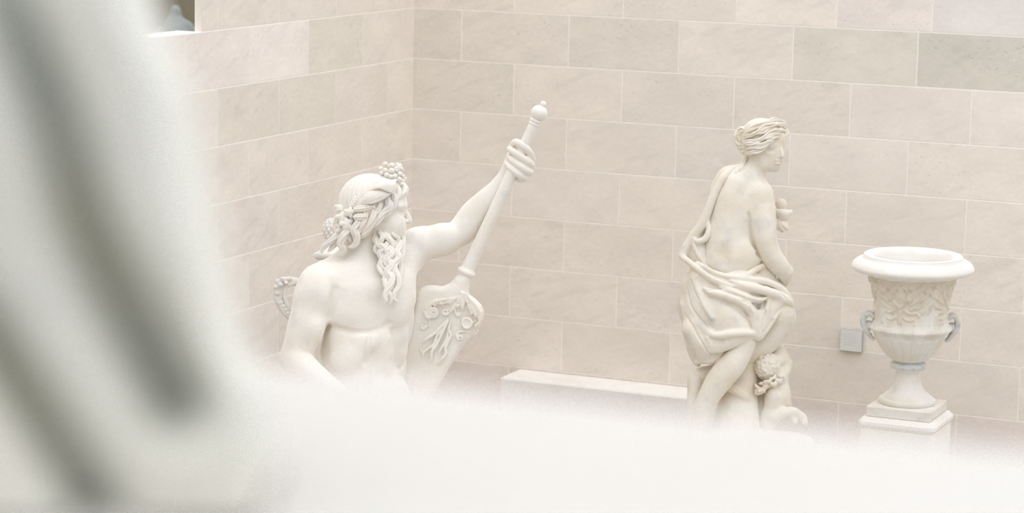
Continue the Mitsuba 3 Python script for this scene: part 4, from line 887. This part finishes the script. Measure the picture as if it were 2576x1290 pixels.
# ------------------------------------------------------------------ the lidded urn behind the river god
def lidded_urn():
    F = Frame(11.3); M = 'marble_urn'
    u = thing('covered_urn', 'covered white urn with pine cone finial, half hidden behind the bearded statue', 'urn')
    cx = 848
    ax = lambda y: (cx, y, 0)
    obj('body', lathe_axis(F, ax(650), ax(1200), [(0, 0), (2, 52), (8, 58), (16, 56), (24, 46), (50, 50), (60, 78), (100, 102), (160, 112), (230, 104), (300, 76), (340, 48), (360, 34), (380, 30), (400, 46), (420, 70), (440, 84), (452, 86), (470, 86), (470, 0)], 64), M, u, 40)
    lid = obj('lid', lathe_axis(F, ax(606), ax(700), [(0, 0), (0, 14), (5, 20), (14, 30), (24, 44), (30, 57), (34, 60), (39, 60), (43, 56), (46, 50), (46, 0)], 64), M, u, 40)
    cn = []
    for i in range(9):
        e = -1.35 + i * .32; n = max(4, int(11 * math.cos(e)))
        for j in range(n):
            a = (j + .5 * (i % 2)) / n * 2 * math.pi
            c = (cx - 14 + 20 * math.cos(e) * math.cos(a), 580 + 28 * math.sin(e) * (1 if e > 0 else .95), 20 * math.cos(e) * math.sin(a))
            cn.append(blob(F, c, (5.2, 6.2, 5.2), 1))
    cn.append(blob(F, (cx - 14, 580, 0), (20, 28, 20), 2))
    obj('pine_cone', join(*cn), M, lid, True)
    for sgn in (-1, 1):
        s = Sculpt(F); X = lambda x: cx + sgn * (cx - x)
        s.limb([(X(764), 712, -8, 10), (X(740), 708, -8, 11), (X(720), 710, -8, 13), (X(704), 722, -8, 14), (X(700), 744, -8, 13), (X(706), 766, -8, 11), (X(718), 785, -8, 10), (X(734), 800, -8, 10), (X(752), 812, -8, 10)], 5)
        s.limb([(X(740), 712, -16, 4), (X(720), 722, -18, 5), (X(716), 744, -18, 5), (X(724), 768, -18, 5), (X(736), 786, -16, 4)], 2)
        s.limb([(X(700), 716, -18, 5), (X(694), 730, -18, 5.5), (X(694), 748, -18, 5), (X(700), 764, -18, 4)], 2)
        for q in ((700, 708, -20, 9), (712, 702, -22, 9), (726, 701, -20, 8), (694, 722, -22, 8), (706, 716, -28, 7), (720, 712, -28, 6), (698, 738, -24, 6)): s.ell((X(q[0]), q[1], q[2]), (q[3], q[3] * .8, q[3]), 2.5)
        for k in range(6): s.ell((X(702 + 6 * k), 752 + 9 * k, -14), (6, 5, 8), 2)
        obj('handle', s.mesh(2.2), M, u, True)
    p0 = F.world(np.array([F.K(cx, 1120, 0)]))[0]
    pd = thing('pedestal', 'pale stone pedestal under the covered urn, hidden behind the parapet', 'pedestal')
    obj('block', box([p0[0] - .2, p0[1] - .15, 0], [p0[0] + .17, p0[1] + .2, p0[2] - .04], .01), 'marble_white', pd)
lidded_urn()

# ------------------------------------------------------------------ labels on the walls
def plaque(name, label, c, w, h, wall, lines):
    k = thing(name, label, 'plaque')
    if wall == 'b':
        obj('plate', box([c[0] - w / 2, -.026, c[1] - h / 2], [c[0] + w / 2, -PROUD, c[1] + h / 2], .002), 'plaque_dark', k)
        p = obj('face', box([c[0] - w / 2 + .002, -.0275, c[1] - h / 2 + .005], [c[0] + w / 2 - .002, -.026, c[1] + h / 2 - .002]), 'plaque_mat', k)
        for z, a, b in lines: obj('text_line', box([c[0] + a, -.0278, c[1] + z - .0014], [c[0] + b, -.0275, c[1] + z + .0014]), 'ink_mat', p)
    else:
        obj('plate', box([PROUD, c[0] - w / 2, c[1] - h / 2], [.02, c[0] + w / 2, c[1] + h / 2], .002), 'marble_white', k)
plaque('wall_label', 'small square grey plaque with lines of text on the back wall beside the open urn', (2.5765, 1.1745), .119, .117, 'b',
       [(.034, -.046, .022), (.020, -.042, .038), (.006, -.042, .034), (-.008, -.042, .040), (-.022, -.042, .020)])
plaque('wall_label', 'small white plaque on the side wall at the far left, above the parapet', (-2.10, 1.335), .12, .055, 's', [])

# the dark bust in the alcove beyond the opening
def bust():
    k = thing('bronze_figure', 'dark bronze figure in the opening at top left, out of focus', 'statue')
    b = Sculpt(Frame(22.0))
    b.limb([(442, 34, 0, 12), (438, 56, 0, 22), (446, 86, 0, 34)], 8); b.ell((441, 30, 0), (15, 17, 16), 5)
    b.limb([(412, 92, 0, 14), (424, 66, 0, 15), (442, 56, 0, 14)], 8); b.limb([(486, 92, 0, 14), (472, 70, 0, 16), (448, 56, 0, 14)], 8); b.ell((448, 96, 0), (46, 16, 30), 8)
    obj('body', b.mesh(3), 'bronze_mat', k, True)
    p = Frame(22.0).world(np.array([Frame(22.0).K(444, 104, 0)]))[0]
    obj('base', box([p[0] - .12, p[1] - .12, GZ], [p[0] + .12, p[1] + .12, p[2] + .03], .005), 'bronze_mat', k)
bust()

# ------------------------------------------------------------------ the carved drapery close to the lens, standing on the parapet
def near_drapery():
    F = Frame(1.12)
    k = thing('drapery_carving', 'grey marble drapery with deep diagonal folds close by at the left, out of focus', 'statue')
    NY, NU = 130, 120
    ys = np.linspace(-160, 1318, NY)
    edge = np.interp(ys, [-160, 0, 100, 200, 400, 600, 800, 900, 1000, 1150, 1318], [262, 310, 358, 400, 440, 482, 528, 560, 620, 640, 660])
    u = np.linspace(0, 1, NU)
    X = -330 + (edge[:, None] + 330) * u[None, :]; Y = np.repeat(ys[:, None], NU, 1)
    def valley(pts, width, depth, end=None):
        d = curve_dist(X, Y, np.array(pts, float))
        return depth * np.exp(-(d / width) ** 2.4)
    Wd = valley([(-60, -200), (15, 0), (60, 100), (105, 200), (148, 310), (182, 420), (225, 560), (278, 680), (330, 780), (382, 880), (432, 975), (450, 1010)], 76, 450)
    Wd = np.maximum(Wd, valley([(-200, 620), (-60, 800), (0, 885), (60, 980), (130, 1090), (200, 1200), (250, 1290), (270, 1400)], 62, 340))
    Wd = np.maximum(Wd, valley([(-330, 250), (-200, 420), (-120, 560)], 36, 200))
    e = np.clip((X - (edge[:, None] - 30)) / 30, 0, 1)
    Wd = Wd + 160 * e ** 2.2 - 20 * np.cos((X - Y * .45) / 90) - 60 * np.clip((X - (edge[:, None] - 220)) / 200, 0, 1) * np.clip((1150 - Y) / 500, 0, 1) - 110 * np.clip((800 - Y) / 900, 0, 1)
    P = np.stack([F.K(X.ravel(), Y.ravel(), Wd.ravel())[i] for i in range(3)], 1)
    B = P.copy(); B[:, 2] = 760
    n = NY * NU
    i, j = np.meshgrid(np.arange(NY - 1), np.arange(NU - 1), indexing='ij')
    q = np.stack([i * NU + j, i * NU + j + 1, (i + 1) * NU + j + 1, (i + 1) * NU + j], -1).reshape(-1, 4)
    ring = [*range(NU), *((r + 1) * NU - 1 for r in range(1, NY)), *((NY - 1) * NU + c for c in range(NU - 2, -1, -1)), *(r * NU for r in range(NY - 2, 0, -1))]
    side = [[a, b, b + n, a + n] for a, b in zip(ring[1:] + ring[:1], ring)]
    q = np.vstack([q, q[:, ::-1] + n, side])
    f = np.vstack([q[:, [0, 1, 2]], q[:, [0, 2, 3]]]); v = np.vstack([P, B])
    if trimesh.Trimesh(v, f, process=False).volume < 0: f = f[:, ::-1]
    m = F.mesh(v, f); m.vertices[:, 2] = np.maximum(m.vertices[:, 2], PT + .001)   # stands on the parapet
    obj('folds', m, 'grey_marble', k, 60)
near_drapery()
